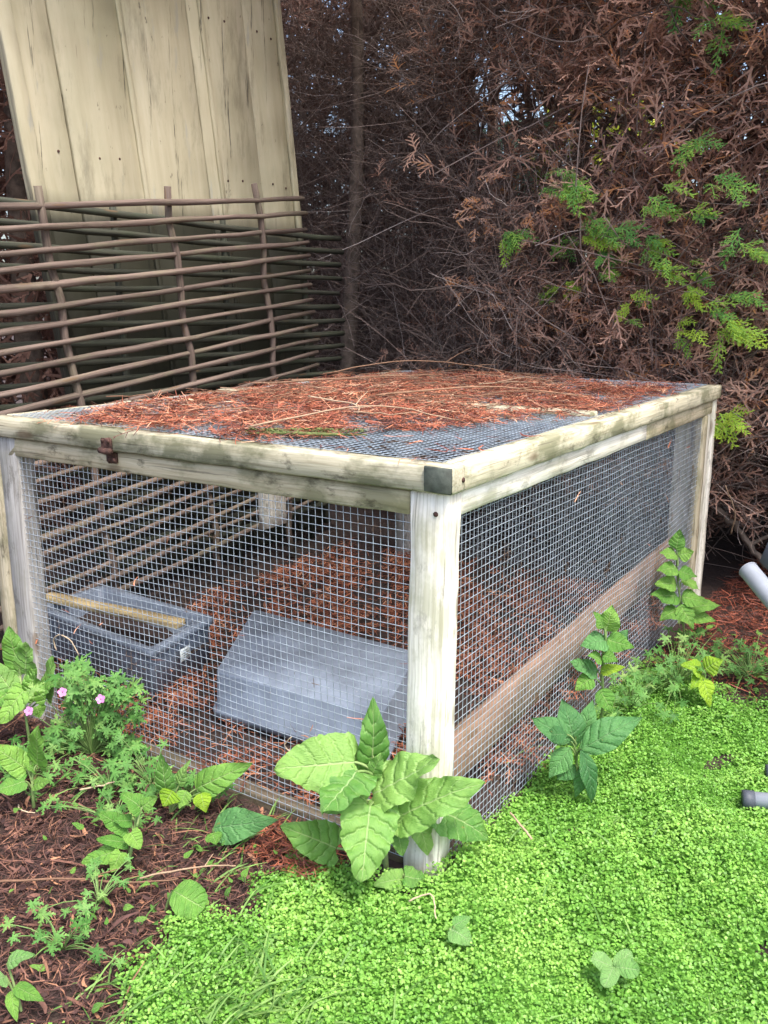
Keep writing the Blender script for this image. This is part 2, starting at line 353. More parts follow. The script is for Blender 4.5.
def build_cover():
    N = 430000
    x = rng.uniform(-.40, 1.25, N); y = rng.uniform(-.85, 1.25, N)
    keep = rng.random(N) < cover_density(x, y); x, y = x[keep], y[keep]; n = len(x)
    dist = np.hypot(x - .645, y + 1.168)
    hgt = np.maximum(cover_height(x, y), .004); z = gh(x, y) + hgt * (rng.random(n) ** .45) + .002
    rad = rng.uniform(.0017, .0035, n) * (1 + .25 * wob(x, y, 3, 1.))
    nrm = unit(np.stack([rng.normal(size=n) * .5, rng.normal(size=n) * .5, np.full(n, 1.)], -1))
    a = unit(np.cross(nrm, rdir(n))); b = np.cross(nrm, a)
    an = np.array([0, 1.05, 2.09, 3.1416, 4.19, 5.24]); rr = np.array([1.05, .95, .9, .72, .9, .95])
    V = np.stack([np.stack([x, y, z], -1)[:, None, :] + rad[:, None, None] * (rr[None, :, None] * (np.cos(an)[None, :, None] * a[:, None, :] + np.sin(an)[None, :, None] * b[:, None, :]) + np.where(np.abs(np.sin(an)) > .1, .22, 0.)[None, :, None] * nrm[:, None, :])], 0)[0]
    base = (np.arange(n) * 6)[:, None]
    F = np.concatenate([base + np.array([[0, 1, 2, 3]]), base + np.array([[0, 3, 4, 5]])], 0)
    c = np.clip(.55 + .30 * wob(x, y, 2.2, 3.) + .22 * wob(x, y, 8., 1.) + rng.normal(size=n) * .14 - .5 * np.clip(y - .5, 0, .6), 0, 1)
    mb = MB(); mb.add(V.reshape(-1, 3), F, np.repeat(c, 6))
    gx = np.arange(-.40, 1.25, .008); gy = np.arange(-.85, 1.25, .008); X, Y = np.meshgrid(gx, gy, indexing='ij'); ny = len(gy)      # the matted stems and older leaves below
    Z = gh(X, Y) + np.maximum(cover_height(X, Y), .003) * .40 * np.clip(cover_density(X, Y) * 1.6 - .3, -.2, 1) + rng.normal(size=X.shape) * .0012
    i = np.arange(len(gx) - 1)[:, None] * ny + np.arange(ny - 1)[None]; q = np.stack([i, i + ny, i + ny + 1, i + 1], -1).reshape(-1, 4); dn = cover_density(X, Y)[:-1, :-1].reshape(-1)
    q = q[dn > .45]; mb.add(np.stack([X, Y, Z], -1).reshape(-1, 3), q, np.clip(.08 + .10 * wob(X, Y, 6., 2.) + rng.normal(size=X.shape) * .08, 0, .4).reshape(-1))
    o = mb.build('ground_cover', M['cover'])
    tag(o, 'bright green carpet of tiny round-leaved ground cover beside the cage', 'ground cover', kind='stuff')
build_cover()

def strands(mb, n, pos, lmin, lmax, wid, flat=.35, bend=.5, k=4, crange=(0, 1), taper=True):
    """n curved flat strands lying roughly level"""
    P0 = pos(n); n = len(P0)
    th = rng.uniform(0, 2 * np.pi, n); d = np.stack([np.cos(th), np.sin(th), rng.normal(size=n) * flat], -1); d = unit(d)
    L = rng.uniform(lmin, lmax, n); side = unit(np.stack([-np.sin(th), np.cos(th), rng.normal(size=n) * .4], -1))
    u = np.linspace(-.5, .5, k); kk = rng.normal(size=n) * bend
    P = P0[:, None, :] + d[:, None, :] * (u[None, :, None] * L[:, None, None]) + side[:, None, :] * ((u[None, :] ** 2) * (kk * L)[:, None])[..., None]
    P[:, :, 2] = np.maximum(P[:, :, 2], P0[:, None, 2] - .006)
    wv = wid * rng.uniform(.6, 1.5, n)[:, None] * (np.array([.5] + [1.] * (k - 2) + [.35])[None, :] if taper else 1)
    N = unit(np.stack([rng.normal(size=n) * .7, rng.normal(size=n) * .7, np.ones(n)], -1))
    ribbons(mb, P, wv, N, np.clip(rng.uniform(*crange, n), 0, 1))
def sprays(mb, O, A, N, L, m=8, ang=.75, frac=.55, wid=.0016, c=None, droop=.25, k=3, sub=0):
    """flat dead or fresh conifer sprays: axis + alternating side strands. O,A,N (n,3), L (n,)"""
    n = len(O); A = unit(A); N = unit(N - A * np.sum(N * A, -1, keepdims=True)); Sd = np.cross(N, A)
    c = rng.random(n) if c is None else c
    u = np.linspace(0, 1, k + 1)
    ax = O[:, None] + A[:, None] * (u[None, :, None] * L[:, None, None]); ax = ax - N[:, None] * ((u ** 2)[None, :, None] * (droop * L)[:, None, None])
    ribbons(mb, ax, wid * np.linspace(1.1, .6, k + 1)[None, :], N, c)
    for j in range(m):
        t = (j + .6) / m; s = 1 if j % 2 else -1
        a = ang * (1 + .15 * rng.normal(size=(n, 1)))
        dj = unit(A * np.cos(a) + Sd * s * np.sin(a) + N * rng.normal(size=(n, 1)) * .18)
        lj = L * frac * (1 - .75 * t) * rng.uniform(.6, 1.2, n)
        o = O + A * (t * L)[:, None] - N * (t * t * droop * L)[:, None]
        uu = np.linspace(0, 1, k)
        P = o[:, None] + dj[:, None] * (uu[None, :, None] * lj[:, None, None]) - N[:, None] * ((uu ** 2)[None, :, None] * (droop * .7 * lj)[:, None, None])
        ribbons(mb, P, wid * np.linspace(1., .5, k)[None, :], N, np.clip(c + rng.normal(size=n) * .08, 0, 1))
        for q in range(sub):
            tq = (q + .7) / (sub + .3); s2 = 1 if q % 2 else -1
            S2 = np.cross(N, dj); dq = unit(dj * .75 + S2 * s2 * .66)
            lq = lj * .42 * (1 - .6 * tq); oq = o + dj * (tq * lj)[:, None] - N * (tq * tq * droop * .7 * lj)[:, None]
            P = oq[:, None] + dq[:, None] * (np.linspace(0, 1, 2)[None, :, None] * lq[:, None, None])
            ribbons(mb, P, wid * np.array([[.9, .5]]), N, np.clip(c + .1 + rng.normal(size=n) * .1, 0, 1))

# ---- mulch and litter on the ground
def build_mulch():
    mb = MB()
    def pos(n):
        x = rng.uniform(-1.5, -.22, n); y = rng.uniform(-1.0, -.012, n); k = (1 - cover_density(x, y)) > .4
        x, y = x[k], y[k]; return np.stack([x, y, gh(x, y) + .004 + .016 * rng.random(len(x)) ** 2 + .014 * np.clip(wob(x, y, 6., 4.), 0, 1)], -1)
    strands(mb, 36000, pos, .006, .05, .0007, crange=(0, .92))
    strands(mb, 3400, pos, .005, .022, .0034, crange=(0, .8), k=4)
    strands(mb, 900, pos, .010, .040, .0026, crange=(.7, 1.), k=4)
    strands(mb, 240, pos, .05, .12, .0013, crange=(.5, 1.), k=6, bend=.35)
    o = mb.build('bark_mulch', M['mulch'])
    tag(o, 'dark brown bark mulch and needles strewn before the mesh front', 'mulch', kind='stuff')
    mb = MB()
    def pos2(n):
        x = rng.uniform(-.35, -.16, n); y = rng.uniform(-.14, -.02, n); return np.stack([x, y, gh(x, y) + .012 + .012 * rng.random(n)], -1)
    strands(mb, 700, pos2, .01, .04, .0009, crange=(.2, .8))
    def pos3(n):
        x = rng.uniform(.03, 1.3, n); y = rng.uniform(1.0, 2.6, n) ; k = rng.random(n) < np.clip((y - 1.02 + .1 * x) / .25, 0, 1)
        x, y = x[k], y[k]; return np.stack([x, y, gh(x, y) + .005 + .03 * rng.random(len(x)) ** 2], -1)
    strands(mb, 24000, pos3, .015, .07, .0010, crange=(.0, .62))
    strands(mb, 300, pos3, .02, .05, .003, crange=(.2, .8))
    o = mb.build('needle_litter', M['litter'])
    tag(o, 'red brown fallen needles on the ground below the hedge', 'needle litter', kind='stuff')
build_mulch()
def build_inlitter():
    mb = MB()
    def patch(x, y): return wob(x, y, 3.4, .7) + .5 * wob(x, y, 9., 2.)
    def pos(n):
        x = rng.uniform(-W - .25, -.04, n); y = rng.uniform(.03, D - .03, n); k = patch(x, y) + rng.normal(size=n) * .2 > -.12
        x, y = x[k], y[k]; return np.stack([x, y, gh(x, y) + .006 + .03 * rng.random(len(x)) ** 2 + .02 * np.clip(patch(x, y), 0, 1)], -1)
    strands(mb, 26000, pos, .012, .06, .0009, crange=(.1, .95))
    P = pos(3000); n = len(P); th = rng.uniform(0, 6.28, n)
    sprays(mb, P + [0, 0, .004], np.stack([np.cos(th), np.sin(th), rng.normal(size=n) * .2], -1), np.stack([rng.normal(size=n) * .3, rng.normal(size=n) * .3, np.ones(n)], -1), rng.uniform(.03, .08, n), 6, .7, .5, .0013, rng.uniform(.3, 1., n), droop=.15)
    o = mb.build('cage_floor_litter', M['inlitter'])
    tag(o, 'brown conifer litter scattered over the soil inside the cage', 'leaf litter', kind='stuff')
build_inlitter()
def caught():            # bits of litter resting on the upturned tray and stuck in the mesh
    mb = MB()
    def onto(n):
        x = rng.uniform(-.74, -.36, n); y = rng.uniform(.27, .55, n); return np.stack([x, y, np.full(n, .1205)], -1)
    strands(mb, 46, onto, .006, .03, .0009, flat=.02, crange=(.3, 1))
    def stuck(n):
        q = rng.random(n) < .6; x = np.where(q, rng.uniform(-1.1, -.1, n), -.010); y = np.where(q, .004, rng.uniform(.1, 1.5, n)); return np.stack([x, y, rng.uniform(.03, .6, n)], -1)
    strands(mb, 60, stuck, .012, .05, .0010, flat=1.2, crange=(.3, 1))
    o = mb.build('caught_litter', M['inlitter']); tag(o, 'loose bits of litter on the upturned tray and caught in the mesh', 'litter', kind='stuff')
caught()

# ================================================================== CAGE
cage = empty('wire_cage', (0, 0, 0))
tag(cage, 'square wooden framed cage with galvanised mesh sides and litter strewn mesh lid', 'wire cage')
def post(x0, x1, y0, y1, z1, m, c, dx=0, dy=0):
    mb = MB(); cx, cy = (x0 + x1) / 2, (y0 + y1) / 2
    board(mb, (cx + dx, cy + dy, -.05), (cx, cy, z1), y1 - y0, x1 - x0, (1, 0, 0), c, .0035)
    return mb.build('post', m, cage)
LB = 0.042      # bar height
post(-.070, 0, 0, .046, H - LB - .002, M['post'], .9, dx=-.010)
post(-W, -W + .065, 0, .046, H - LB - .002, M['grey_wood'], .7)
post(-W - .062, -W - .004, .004, .048, H - 2 * LB, M['rail'], .5)
post(-.10, -.004, D - .072, D - .030, H - LB - .002, M['post'], .62)
post(-.030, .0, D - .118, D - .078, H - 2 * LB - .002, M['rail'], .45)
post(-.040, .004, D - .026, D + .010, H - LB - .002, M['post'], .66)
post(-W, -W + .065, D - .048, D, H - LB - .002, M['grey_wood'], .5)
def rail(a, b, w_, t_, m, c, name='rail', **k):
    mb = MB(); board(mb, a, b, w_, t_, (0, 0, 1), c, .003, **k); return mb.build(name, m, cage)
zr = H - LB - .0215 - .002
rail((-W - .01, .021, zr), (-.072, .021, zr), .040, .041, M['rail'], .58)
rail((-.021, .048, zr), (-.021, 1.02, zr), .040, .041, M['post'], .85)
rail((-.021, 1.022, zr - .001), (-.021, D - .030, zr - .001), .040, .041, M['rail'], .62)
rail((-.07, D - .024, zr), (-W + .07, D - .024, zr), .040, .041, M['rail'], .5)
rail((-W + .021, D - .05, zr), (-W + .021, .05, zr), .040, .041, M['rail'], .5)
# an upright offcut hanging below the left rail
mb = MB(); board(mb, (-W + .022, .915, .275), (-W + .022, .915, zr - .022), .115, .022, (1, 0, 0), .8); mb.build('hanging_block', M['post'], cage)
rail((-W + .002, .028, -.018), (-.074, .028, -.014), .034, .056, M['base'], .12, 'base_board', rough=.0016)
rail((-.052, .06, .150), (-.060, 1.58, .205), .022, .098, M['brown_plank'], .62, 'side_board', warp=.006)

WR = 0.00064
def mesh_panel(name, o, ux, uy, nx, ny, nrm, amp, parent, mat_=None):
    """welded mesh: origin o, unit axes ux, uy, nx x ny cells, pushed out along nrm by a slow wobble"""
    o, ux, uy, nrm = [np.array(q, float) for q in (o, ux, uy, nrm)]
    Lx, Ly = nx * PITCH, ny * PITCH; mb = MB(); ph = rng.random() * 6
    def def_(s, t):
        e = np.sin(np.pi * s / Lx) ** .5 * np.sin(np.pi * t / Ly) ** .5
        d = amp * (wob(s * 1.6, t * 1.6, 1.3, ph)) * e
        ss = s + .0035 * np.sin(t * 11 + s * 3 + ph) * e + .0025 * np.sin(t * 4.3 + 1); tt = t + .0030 * np.sin(s * 9 - t * 4 + ph) * e
        return o + ss[..., None] * ux + tt[..., None] * uy + d[..., None] * nrm
    k = max(6, ny // 2); s = (np.arange(nx + 1) * PITCH)[:, None] * np.ones((1, k)); t = np.linspace(0, Ly, k)[None, :] * np.ones((nx + 1, 1))
    tubes(mb, def_(np.clip(s, 1e-6, Lx - 1e-6), np.clip(t, 1e-6, Ly - 1e-6)), WR, 5, .5)
    k = max(6, nx // 2); t = (np.arange(ny + 1) * PITCH)[:, None] * np.ones((1, k)); s = np.linspace(0, Lx, k)[None, :] * np.ones((ny + 1, 1))
    P = def_(np.clip(s, 1e-6, Lx - 1e-6), np.clip(t, 1e-6, Ly - 1e-6)) + nrm * WR * 1.6
    tubes(mb, P, WR, 5, .5)
    return mb.build(name, mat_ or M['wire'], parent)
mesh_panel('wire_mesh', (-W + .045, .007, .006), (1, 0, 0), (0, 0, 1), 72, 42, (0, -1, 0), .004, cage)
mesh_panel('wire_mesh', (-.010, .035, -.002), (0, 1, 0), (0, 0, 1), 105, 43, (1, 0, 0), .005, cage)
mesh_panel('wire_mesh', (-W + .045, D - .02, .030), (1, 0, 0), (0, 0, 1), 70, 41, (0, 1, 0), .004, cage)

# ---- lid
x0, x1, y0, y1 = -W - .012, .012, -.012, D + .012
mb = MB(); zc = H - LB / 2
BW = .045
board(mb, (x0, y0 + BW / 2, zc), (x1 - .0, y0 + BW / 2, zc), BW, LB, c=.52)
board(mb, (x1 - BW / 2, y0 + BW + .001, zc + .0006), (x1 - BW / 2, y1, zc + .0006), BW, LB, c=.95)
board(mb, (x0 + BW / 2, y1 - BW - .001, zc - .0004), (x0 + BW / 2, y0 + BW + .001, zc - .0004), BW, LB, c=.66)
board(mb, (x1 - BW - .001, y1 - BW / 2, zc), (x0, y1 - BW / 2, zc), BW, LB, c=.6)
lid = mb.build('lid', M['lid'], cage)
mb = MB(); board(mb, (x1 - BW - .002, D * .425, H - .004), (x0 + BW + .002, D * .40, H - .004), .045, .030, c=.7); mb.build('cross_bar', M['lid'], lid)
mesh_panel('lid_mesh', (x0 + .040, y0 + .036, H - .0045 + .006), (1, 0, 0), (0, 1, 0), 74, 112, (0, 0, 1), .0045, lid)
# dark plate wrapped over the near corner, screws, latch
mb = MB(); board(mb, (x1 - .048, y0 - .0022, zc + .001), (x1 + .0015, y0 - .0022, zc + .001), .0035, LB * .94, (0, 0, 1), .5, .001, rough=.0006); mb.build('corner_plate', M['bracket'], lid)
def screw(mb, c, n, r=.004):
    n = np.array(n, float); a = unit(np.cross(n, [0.3, .2, .9])); b = np.cross(n, a); V = [np.array(c) + n * .0025]; V += [np.array(c) + n * .0018 + r * (math.cos(q * math.pi / 4) * a + math.sin(q * math.pi / 4) * b) for q in range(8)]; V += [np.array(c) + 1.1 * r * (math.cos(q * math.pi / 4) * a + math.sin(q * math.pi / 4) * b) for q in range(8)]
    F = [[0, 1 + q, 1 + (q + 1) % 8] for q in range(8)] + [[1 + q, 9 + q, 9 + (q + 1) % 8, 1 + (q + 1) % 8] for q in range(8)]
    mb.add(V, F)
for c, n in (((x1, .024, zc - .002), (1, 0, 0)), ((-.022, -.0005, zr - .012), (0, -1, 0))):
    mb = MB(); screw(mb, c, n); mb.build('screw', M['rust'], cage if n[1] else lid)
hx = -.775
mb = MB()
board(mb, (hx - .015, y0 - .003, zc - .006), (hx + .015, y0 - .003, zc - .006), .005, .022, (0, 0, 1), .5, .0012, rough=.0012)
tubes(mb, np.array([[(hx - .016, y0 - .007, zc - .020), (hx, y0 - .008, zc - .021), (hx + .016, y0 - .007, zc - .020)]]), .0065, 8, .5, True)
board(mb, (hx - .014, -.003, zr + .008), (hx + .014, -.003, zr + .008), .006, .022, (0, 0, 1), .5, .0012, rough=.0012)
for q in (-.008, .009): screw(mb, (hx + q, y0 - .006, zc), (0, -1, 0)); screw(mb, (hx + q, -.006, zr + .004), (0, -1, 0), .0045)
mb.build('rusty_hinge', M['rust'], lid)

# ---- litter lying on the lid
def lid_mask(x, y):
    fr = np.where(y < .06, -.40, np.where(y < .40, -.36 + .20 * (y - .06) / .34, np.where(y < .66, -.16 + .05 * (y - .4) / .26, -.03)))
    d = np.clip((fr - x) / .06 + .3, 0, 1)
    d *= np.clip((x + W - .0 - .10 - .12 * np.clip(.5 - y, 0, .5)) / .05, 0, 1) * np.clip((D - .07 - y) / .08, 0, 1) * np.clip((y + .0) / .03, 0, 1)
    d *= np.where((y > 1.45) & (x > -.45), .35, 1.)
    d *= 1 - .93 * np.exp(-(((y - D * (.40 + .025 * (x + W) / W)) / .026) ** 4)) * np.clip((x + .50) / .08, 0, 1)
    return d
def lid_h(x, y): return .003 + .012 * np.exp(-(((x + .75) / .40) ** 2 + ((y - .75) / .6) ** 2)) + .008 * (wob(x, y, 3.) + .5) + .008 * wob(x, y, 8., 1.)
def build_lid_litter():
    mb = MB()
    def pos(n):
        x = rng.uniform(-W, .0, n); y = rng.uniform(0.0, D, n); k = rng.random(n) < lid_mask(x, y) * np.clip(.62 + .75 * wob(x, y, 4.5, 2.) + .5 * wob(x, y, 11., .5) + .35 * np.exp(-((x + .7) ** 2 + (y - .8) ** 2) / .2), .04, 1)
        x, y = x[k], y[k]; return np.stack([x, y, H + .004 + np.maximum(lid_h(x, y), .002) * rng.random(len(x)) ** .5], -1)
    strands(mb, 44000, pos, .012, .07, .00066, flat=.20, crange=(.0, 1.), bend=1.1)
    strands(mb, 700, pos, .015, .04, .0028, flat=.2, crange=(.3, 1.), bend=.6)
    P = pos(5200); n = len(P); th = rng.uniform(0, 6.28, n); A = np.stack([np.cos(th), np.sin(th), rng.normal(size=n) * .15], -1)
    sprays(mb, P + [0, 0, .004], A, np.stack([rng.normal(size=n) * .3, rng.normal(size=n) * .3, np.ones(n)], -1), rng.uniform(.03, .085, n), 6, .7, .5, .0010, np.clip(.5 + .35 * wob(P[:, 0], P[:, 1], 5., 1.) + rng.normal(size=n) * .22, 0, .97), droop=.15)
    def edge(n):    # strays on the bare mesh and the rails
        x = rng.uniform(-W, .0, n); y = rng.uniform(0.0, D, n); return np.stack([x, y, np.full(n, H + .0062)], -1)
    strands(mb, 420, edge, .02, .06, .0010, flat=.03, crange=(.1, .8), bend=.8)
    o = mb.build('conifer_litter', M['litter'])
    tag(o, 'red brown heap of dead conifer sprays lying on the mesh lid', 'conifer litter', kind='stuff')
build_lid_litter()
def fine_twigs():
    mb = MB(); n = 230; x = rng.normal(-.62, .30, n); y = rng.normal(.85, .42, n); k_ = (rng.random(n) < lid_mask(x, y)) & (x < -.06) & (x > -W + .05) & (y > .03) & (y < D - .03); x, y = x[k_], y[k_]; n = len(x)
    th = rng.normal(.5, .9, n); L = rng.uniform(.05, .20, n); k = 8; u = np.linspace(-.5, .5, k); kk = rng.normal(size=n) * .5
    P = np.stack([x[:, None] + np.cos(th)[:, None] * L[:, None] * u - np.sin(th)[:, None] * (kk * L)[:, None] * u ** 2, y[:, None] + np.sin(th)[:, None] * L[:, None] * u + np.cos(th)[:, None] * (kk * L)[:, None] * u ** 2, H + .010 + lid_h(x, y)[:, None] + rng.uniform(0, .010, n)[:, None] + (L * rng.uniform(-.02, .16, n))[:, None] * (.25 - u ** 2) * 2 + rng.normal(size=(n, k)) * .0008], -1)
    P[:, :, 2] = np.maximum(P[:, :, 2], H + .004)
    tubes(mb, P, np.linspace(1.15, .5, k)[None] * rng.uniform(.0006, .0014, (n, 1)), 5, np.clip(rng.normal(.25, .3, n), 0, 1))
    o = mb.build('fine_twigs', M['straw']); tag(o, 'tangle of fine bare twigs over the litter heap on the lid', 'twigs', kind='stuff')
fine_twigs()
def dry_twig(pts, r0, r1, label, forks=(), c=.6, mname='straw', group=None):
    pts = np.array(pts, float); k = 14; u = np.linspace(0, len(pts) - 1, k); i = np.minimum(u.astype(int), len(pts) - 2); f = (u - i)[:, None]
    def cr(p0, p1, p2, p3, t): return .5 * ((2 * p1) + (-p0 + p2) * t + (2 * p0 - 5 * p1 + 4 * p2 - p3) * t * t + (-p0 + 3 * p1 - 3 * p2 + p3) * t ** 3)
    g = lambda q: pts[np.clip(q, 0, len(pts) - 1)]
    P = cr(g(i - 1), g(i), g(i + 1), g(i + 2), f) + rng.normal(size=(k, 3)) * r0 * .35
    mb = MB(); tubes(mb, P[None], np.linspace(r0, r1, k)[None], 6, c, True)
    for (q, d, L) in forks:
        s = P[q]; d = unit(np.array(d, float)); Q = np.stack([s + d * L * t + np.array([0, 0, -.1 * L]) * t * t for t in np.linspace(0, 1, 6)])
        tubes(mb, Q[None], np.linspace(r0 * .6, r1 * .6, 6)[None], 5, c)
    o = mb.build('dry_twig', M[mname]); tag(o, label, 'twig', group); return o
zt = H + .02
dry_twig([(-.50, .10, zt - .006), (-.42, .27, zt + .016), (-.33, .34, zt + .022), (-.24, .38, zt + .004), (-.20, .42, zt - .006)], .0020, .0009, 'pale arched twig lying across the litter towards the bare lid mesh', [(6, (-.2, -1, .1), .07)], .75)
dry_twig([(-1.00, 1.00, zt + .02), (-.80, 1.13, zt + .058), (-.62, 1.25, zt + .045), (-.50, 1.38, zt + .01)], .0022, .0009, 'long arched twig springing from the back of the litter heap', [(7, (.6, .4, .5), .09), (9, (.4, .8, .1), .08)], .45)
dry_twig([(-.86, .62, zt + .025), (-.72, .80, zt + .035), (-.58, .98, zt + .035)], .0028, .0012, 'thin straight twig on top of the litter heap', [(8, (.2, 1, .3), .09)], .3)
dry_twig([(-.55, .62, zt + .01), (-.36, .88, zt + .02), (-.14, 1.02, zt - .008)], .0028, .0014, 'stout grey brown twig lying beyond the lid cross bar', [(8, (1, .1, .2), .08)], .5)
dry_twig([(-.60, .42, zt + .02), (-.46, .40, zt + .012), (-.38, .30, zt + .008)], .0022, .0012, 'short pale forked twig in the middle of the litter', [(7, (-.3, .9, .3), .10)], .9)
mb = MB()
q = np.array([[(-.46, .055, H + .010), (-.40, .085, H + .012), (-.33, .115, H + .011), (-.27, .17, H + .0085)]]); tubes(mb, q, np.array([[.002, .004, .0035, .0015]]), 7, .5, True)
def _moss(n):
    t = rng.random(n); return np.stack([-.46 + .19 * t, .055 + .11 * t + rng.normal(size=n) * .006, H + .014 + rng.random(n) * .006], -1)
strands(mb, 260, _moss, .006, .014, .0012, k=3)
o = mb.build('mossy_stick', M['slug']); tag(o, 'moss covered green stick at the front edge of the lid litter', 'stick')

# ================================================================== THINGS INSIDE THE CAGE
def tub_mesh(corners, z0, z1, taper, thick, rimw, flip=False):
    """open box from four plan corners (counter-clockwise); flip = upside down (closed top)"""
    C4 = np.array(corners, float); ctr = C4.mean(0)
    def ring(scale, inset, z, seg=5, rad=.02):
        out = []
        for i in range(4):
            p, a, b = C4[i], C4[i - 1], C4[(i + 1) % 4]; p_, a_, b_ = [ctr + (q - ctr) * scale for q in (p, a, b)]
            da, db = unit(a_ - p_), unit(b_ - p_); q = p_ + (da + db) * inset
            for t in np.linspace(0, 1, seg):
                q0, q1, q2 = q + da * rad, q, q + db * rad; out.append((1 - t) ** 2 * q0 + 2 * t * (1 - t) * q1 + t * t * q2)
        return np.c_[np.array(out), np.full(len(out), z)]
    if not flip:
        R = [ring(taper, 0, z0), ring(1, .006, z1 - .022), ring(1, .006, z1 - .020), ring(1, -.004, z1 - .018), ring(1, -.004, z1 - .002), ring(1, -.002, z1), ring(1, rimw - .003, z1), ring(1, rimw, z1 - .003), ring(taper, rimw * .9, z0 + thick)]
    else:
        R = [ring(1, 0, z0), ring(1, -.003, z0 + .014), ring(1, -.002, z0 + .016), ring(1, .008, z0 + .018), ring(taper, 0, z1 - .004), ring(taper, .0015, z1 - .001), ring(taper, .004, z1), ring(taper, .030, z1 - .0005), ring(taper, .033, z1 + .0015)]
    n = len(R[0]); V = np.concatenate(R); F = []
    for q in range(len(R) - 1):
        for j in range(n): F.append([q * n + j, q * n + (j + 1) % n, q * n + n + (j + 1) % n, q * n + n + j])
    F.append([(len(R) - 1) * n + j for j in range(n)])
    F.append([n - 1 - j for j in range(n)])
    return V, F
tr = empty('plastic_trough', (-1.18, .33, 0)); tag(tr, 'open grey blue plastic trough behind the left of the front mesh', 'trough')
V, F = tub_mesh([(-1.45, .250), (-.925, .195), (-.975, .460), (-1.45, .480)], .004, .142, .97, .008, .022)
mb = MB(); mb.add(V, F); mb.build('tub', M['plastic'], tr)
def build_tag():
    mb = MB(); e = np.array([-.050, .265, 0]); e /= np.linalg.norm(e); nrm = np.array([e[1], -e[0], 0]); ctr = np.array([-.944, .318, .092]) + nrm * .0045
    board(mb, ctr - e * .022, ctr + e * .022, .0012, .034, (0, 0, 1), .5, .0003, 2, 0); s = mb.build('sticker', M['tagwhite'], tr)
    mb = MB()
    for q in range(4):
        c = ctr + nrm * .0011 + np.array([0, 0, .010 - q * .0065]); l = (.012, .016, .009, .014)[q]
        board(mb, c - e * l, c + e * l * .8, .0006, .0022, (0, 0, 1), .5, .0002, 2, 0)
    mb.build('faded_print', M['tagink'], s)
mb = MB(); xs_ = np.linspace(-1.425, -.955, 24); ys_ = np.linspace(0, 1, 12); X_, Y_ = np.meshgrid(xs_, ys_, indexing='ij'); Yw = .262 + (X_ + 1.425) / .47 * -.035 + Y_ * (.19 + (X_ + 1.425) / .47 * .01)
i_ = np.arange(23)[:, None] * 12 + np.arange(11)[None]; mb.add(np.stack([X_, Yw, .078 + .012 * wob(X_, Yw, 9.)], -1).reshape(-1, 3), np.stack([i_, i_ + 12, i_ + 13, i_ + 1], -1).reshape(-1, 4)); mb.build('trough_shade_fill', M['soil'], tr, True)  # dark sheet added to stand for the shade inside the open trough
build_tag()
tb = empty('plastic_tray', (-.62, .43, 0)); tag(tb, 'upturned grey blue plastic tray lying on litter behind the front mesh', 'tray')
V, F = tub_mesh([(-.755, .222), (-.275, .242), (-.40, .605), (-.985, .625)], 0, .112, .955, .006, .02, True)
V[:, 2] += .008
mb = MB(); mb.add(V, F); mb.build('tray_shell', M['plastic'], tb)
mb = MB(); board(mb, (-1.50, .300, .152), (-.985, .352, .152), .040, .018, (0, 0, 1), .7, .002); o = mb.build('timber_offcut', M['stick']); tag(o, 'pale timber offcut resting across the open trough', 'plank')
dry_twig([(-1.024, .004, .19), (-1.03, .002, .215), (-1.0, 0, .232), (-.965, .002, .225), (-.944, .004, .195)], .0018, .0012, 'pale hooped stem caught in the lower left of the front mesh', (), 1.0)
dry_twig([(-.33, .002, .17), (-.345, 0, .15), (-.325, -.002, .135), (-.33, .002, .11)], .0012, .0008, 'white wisp of dry stem caught on the mesh above the large plant', (), 1.0)

# ================================================================== HURDLES AND PANEL ON THE LEFT
hd = empty('wattle_hurdle', (-1.48, .9, 0)); tag(hd, 'brown wooden rod hurdle standing close beside the cage', 'hurdle')
XH = -1.48
NS = 23
for i in range(NS):
    mb = MB(); z0 = 1.208 - .0520 * i; yr = 1.525 + .0065 * i + rng.normal() * .008; yl = -.35
    ys = np.linspace(yl, yr, 16); j = rng.normal() * .0025
    P = np.stack([XH + .006 + .005 * np.sin((ys - .62) * 6.6 + math.pi * (i % 2)), ys, z0 + .112 * (ys - .275) + 0.0018 * np.sin(ys * 4 + i * 1.7) + .001 * np.sin(ys * 11 + i * 2.9) + j + rng.normal(size=16) * .0014], -1)
    if P[:, 2].min() < .02: P[:, 2] = np.maximum(P[:, 2], .02 + .0 * ys)
    tubes(mb, P[None], (rng.uniform(.0078, .0108) * (1 + .10 * np.sin(ys * 9 + i) - .16 * (ys - .6)))[None], 8, rng.uniform(.35, .75), True)
    mb.build('rod', M['slat'], hd)
for (a, b) in (((.392, 1.273), (.474, .695)), ((.857, 1.320), (.933, .706)), ((1.276, 1.374), (1.346, .724))):
    mb = MB(); z = np.linspace(a[1], 0.0, 14); y = a[0] + (b[0] - a[0]) * (a[1] - z) / (a[1] - b[1])
    P = np.stack([XH - .004 + .010 * np.sin(z * 40), y, z], -1); tubes(mb, P[None], np.linspace(.011, .0125, 14)[None], 8, .45, True); mb.build('stake', M['slat'], hd)
h2 = empty('wattle_hurdle', (-1.58, 1.2, 0)); tag(h2, 'dark algae green rod hurdle standing between the brown hurdle and cream boards', 'hurdle')
for i in range(21):
    mb = MB(); z0 = 1.232 - .0545 * i; ys = np.linspace(-.2, 1.885 + rng.normal() * .012, 14)
    P = np.stack([-1.572 + .005 * np.sin(ys * 4 + i), ys, z0 + .004 * np.sin(ys * 3 + i) + rng.normal(size=14) * .0012], -1); tubes(mb, P[None], rng.uniform(.009, .012), 7, rng.uniform(.3, .75), True); mb.build('rod', M['green_slat'], h2)
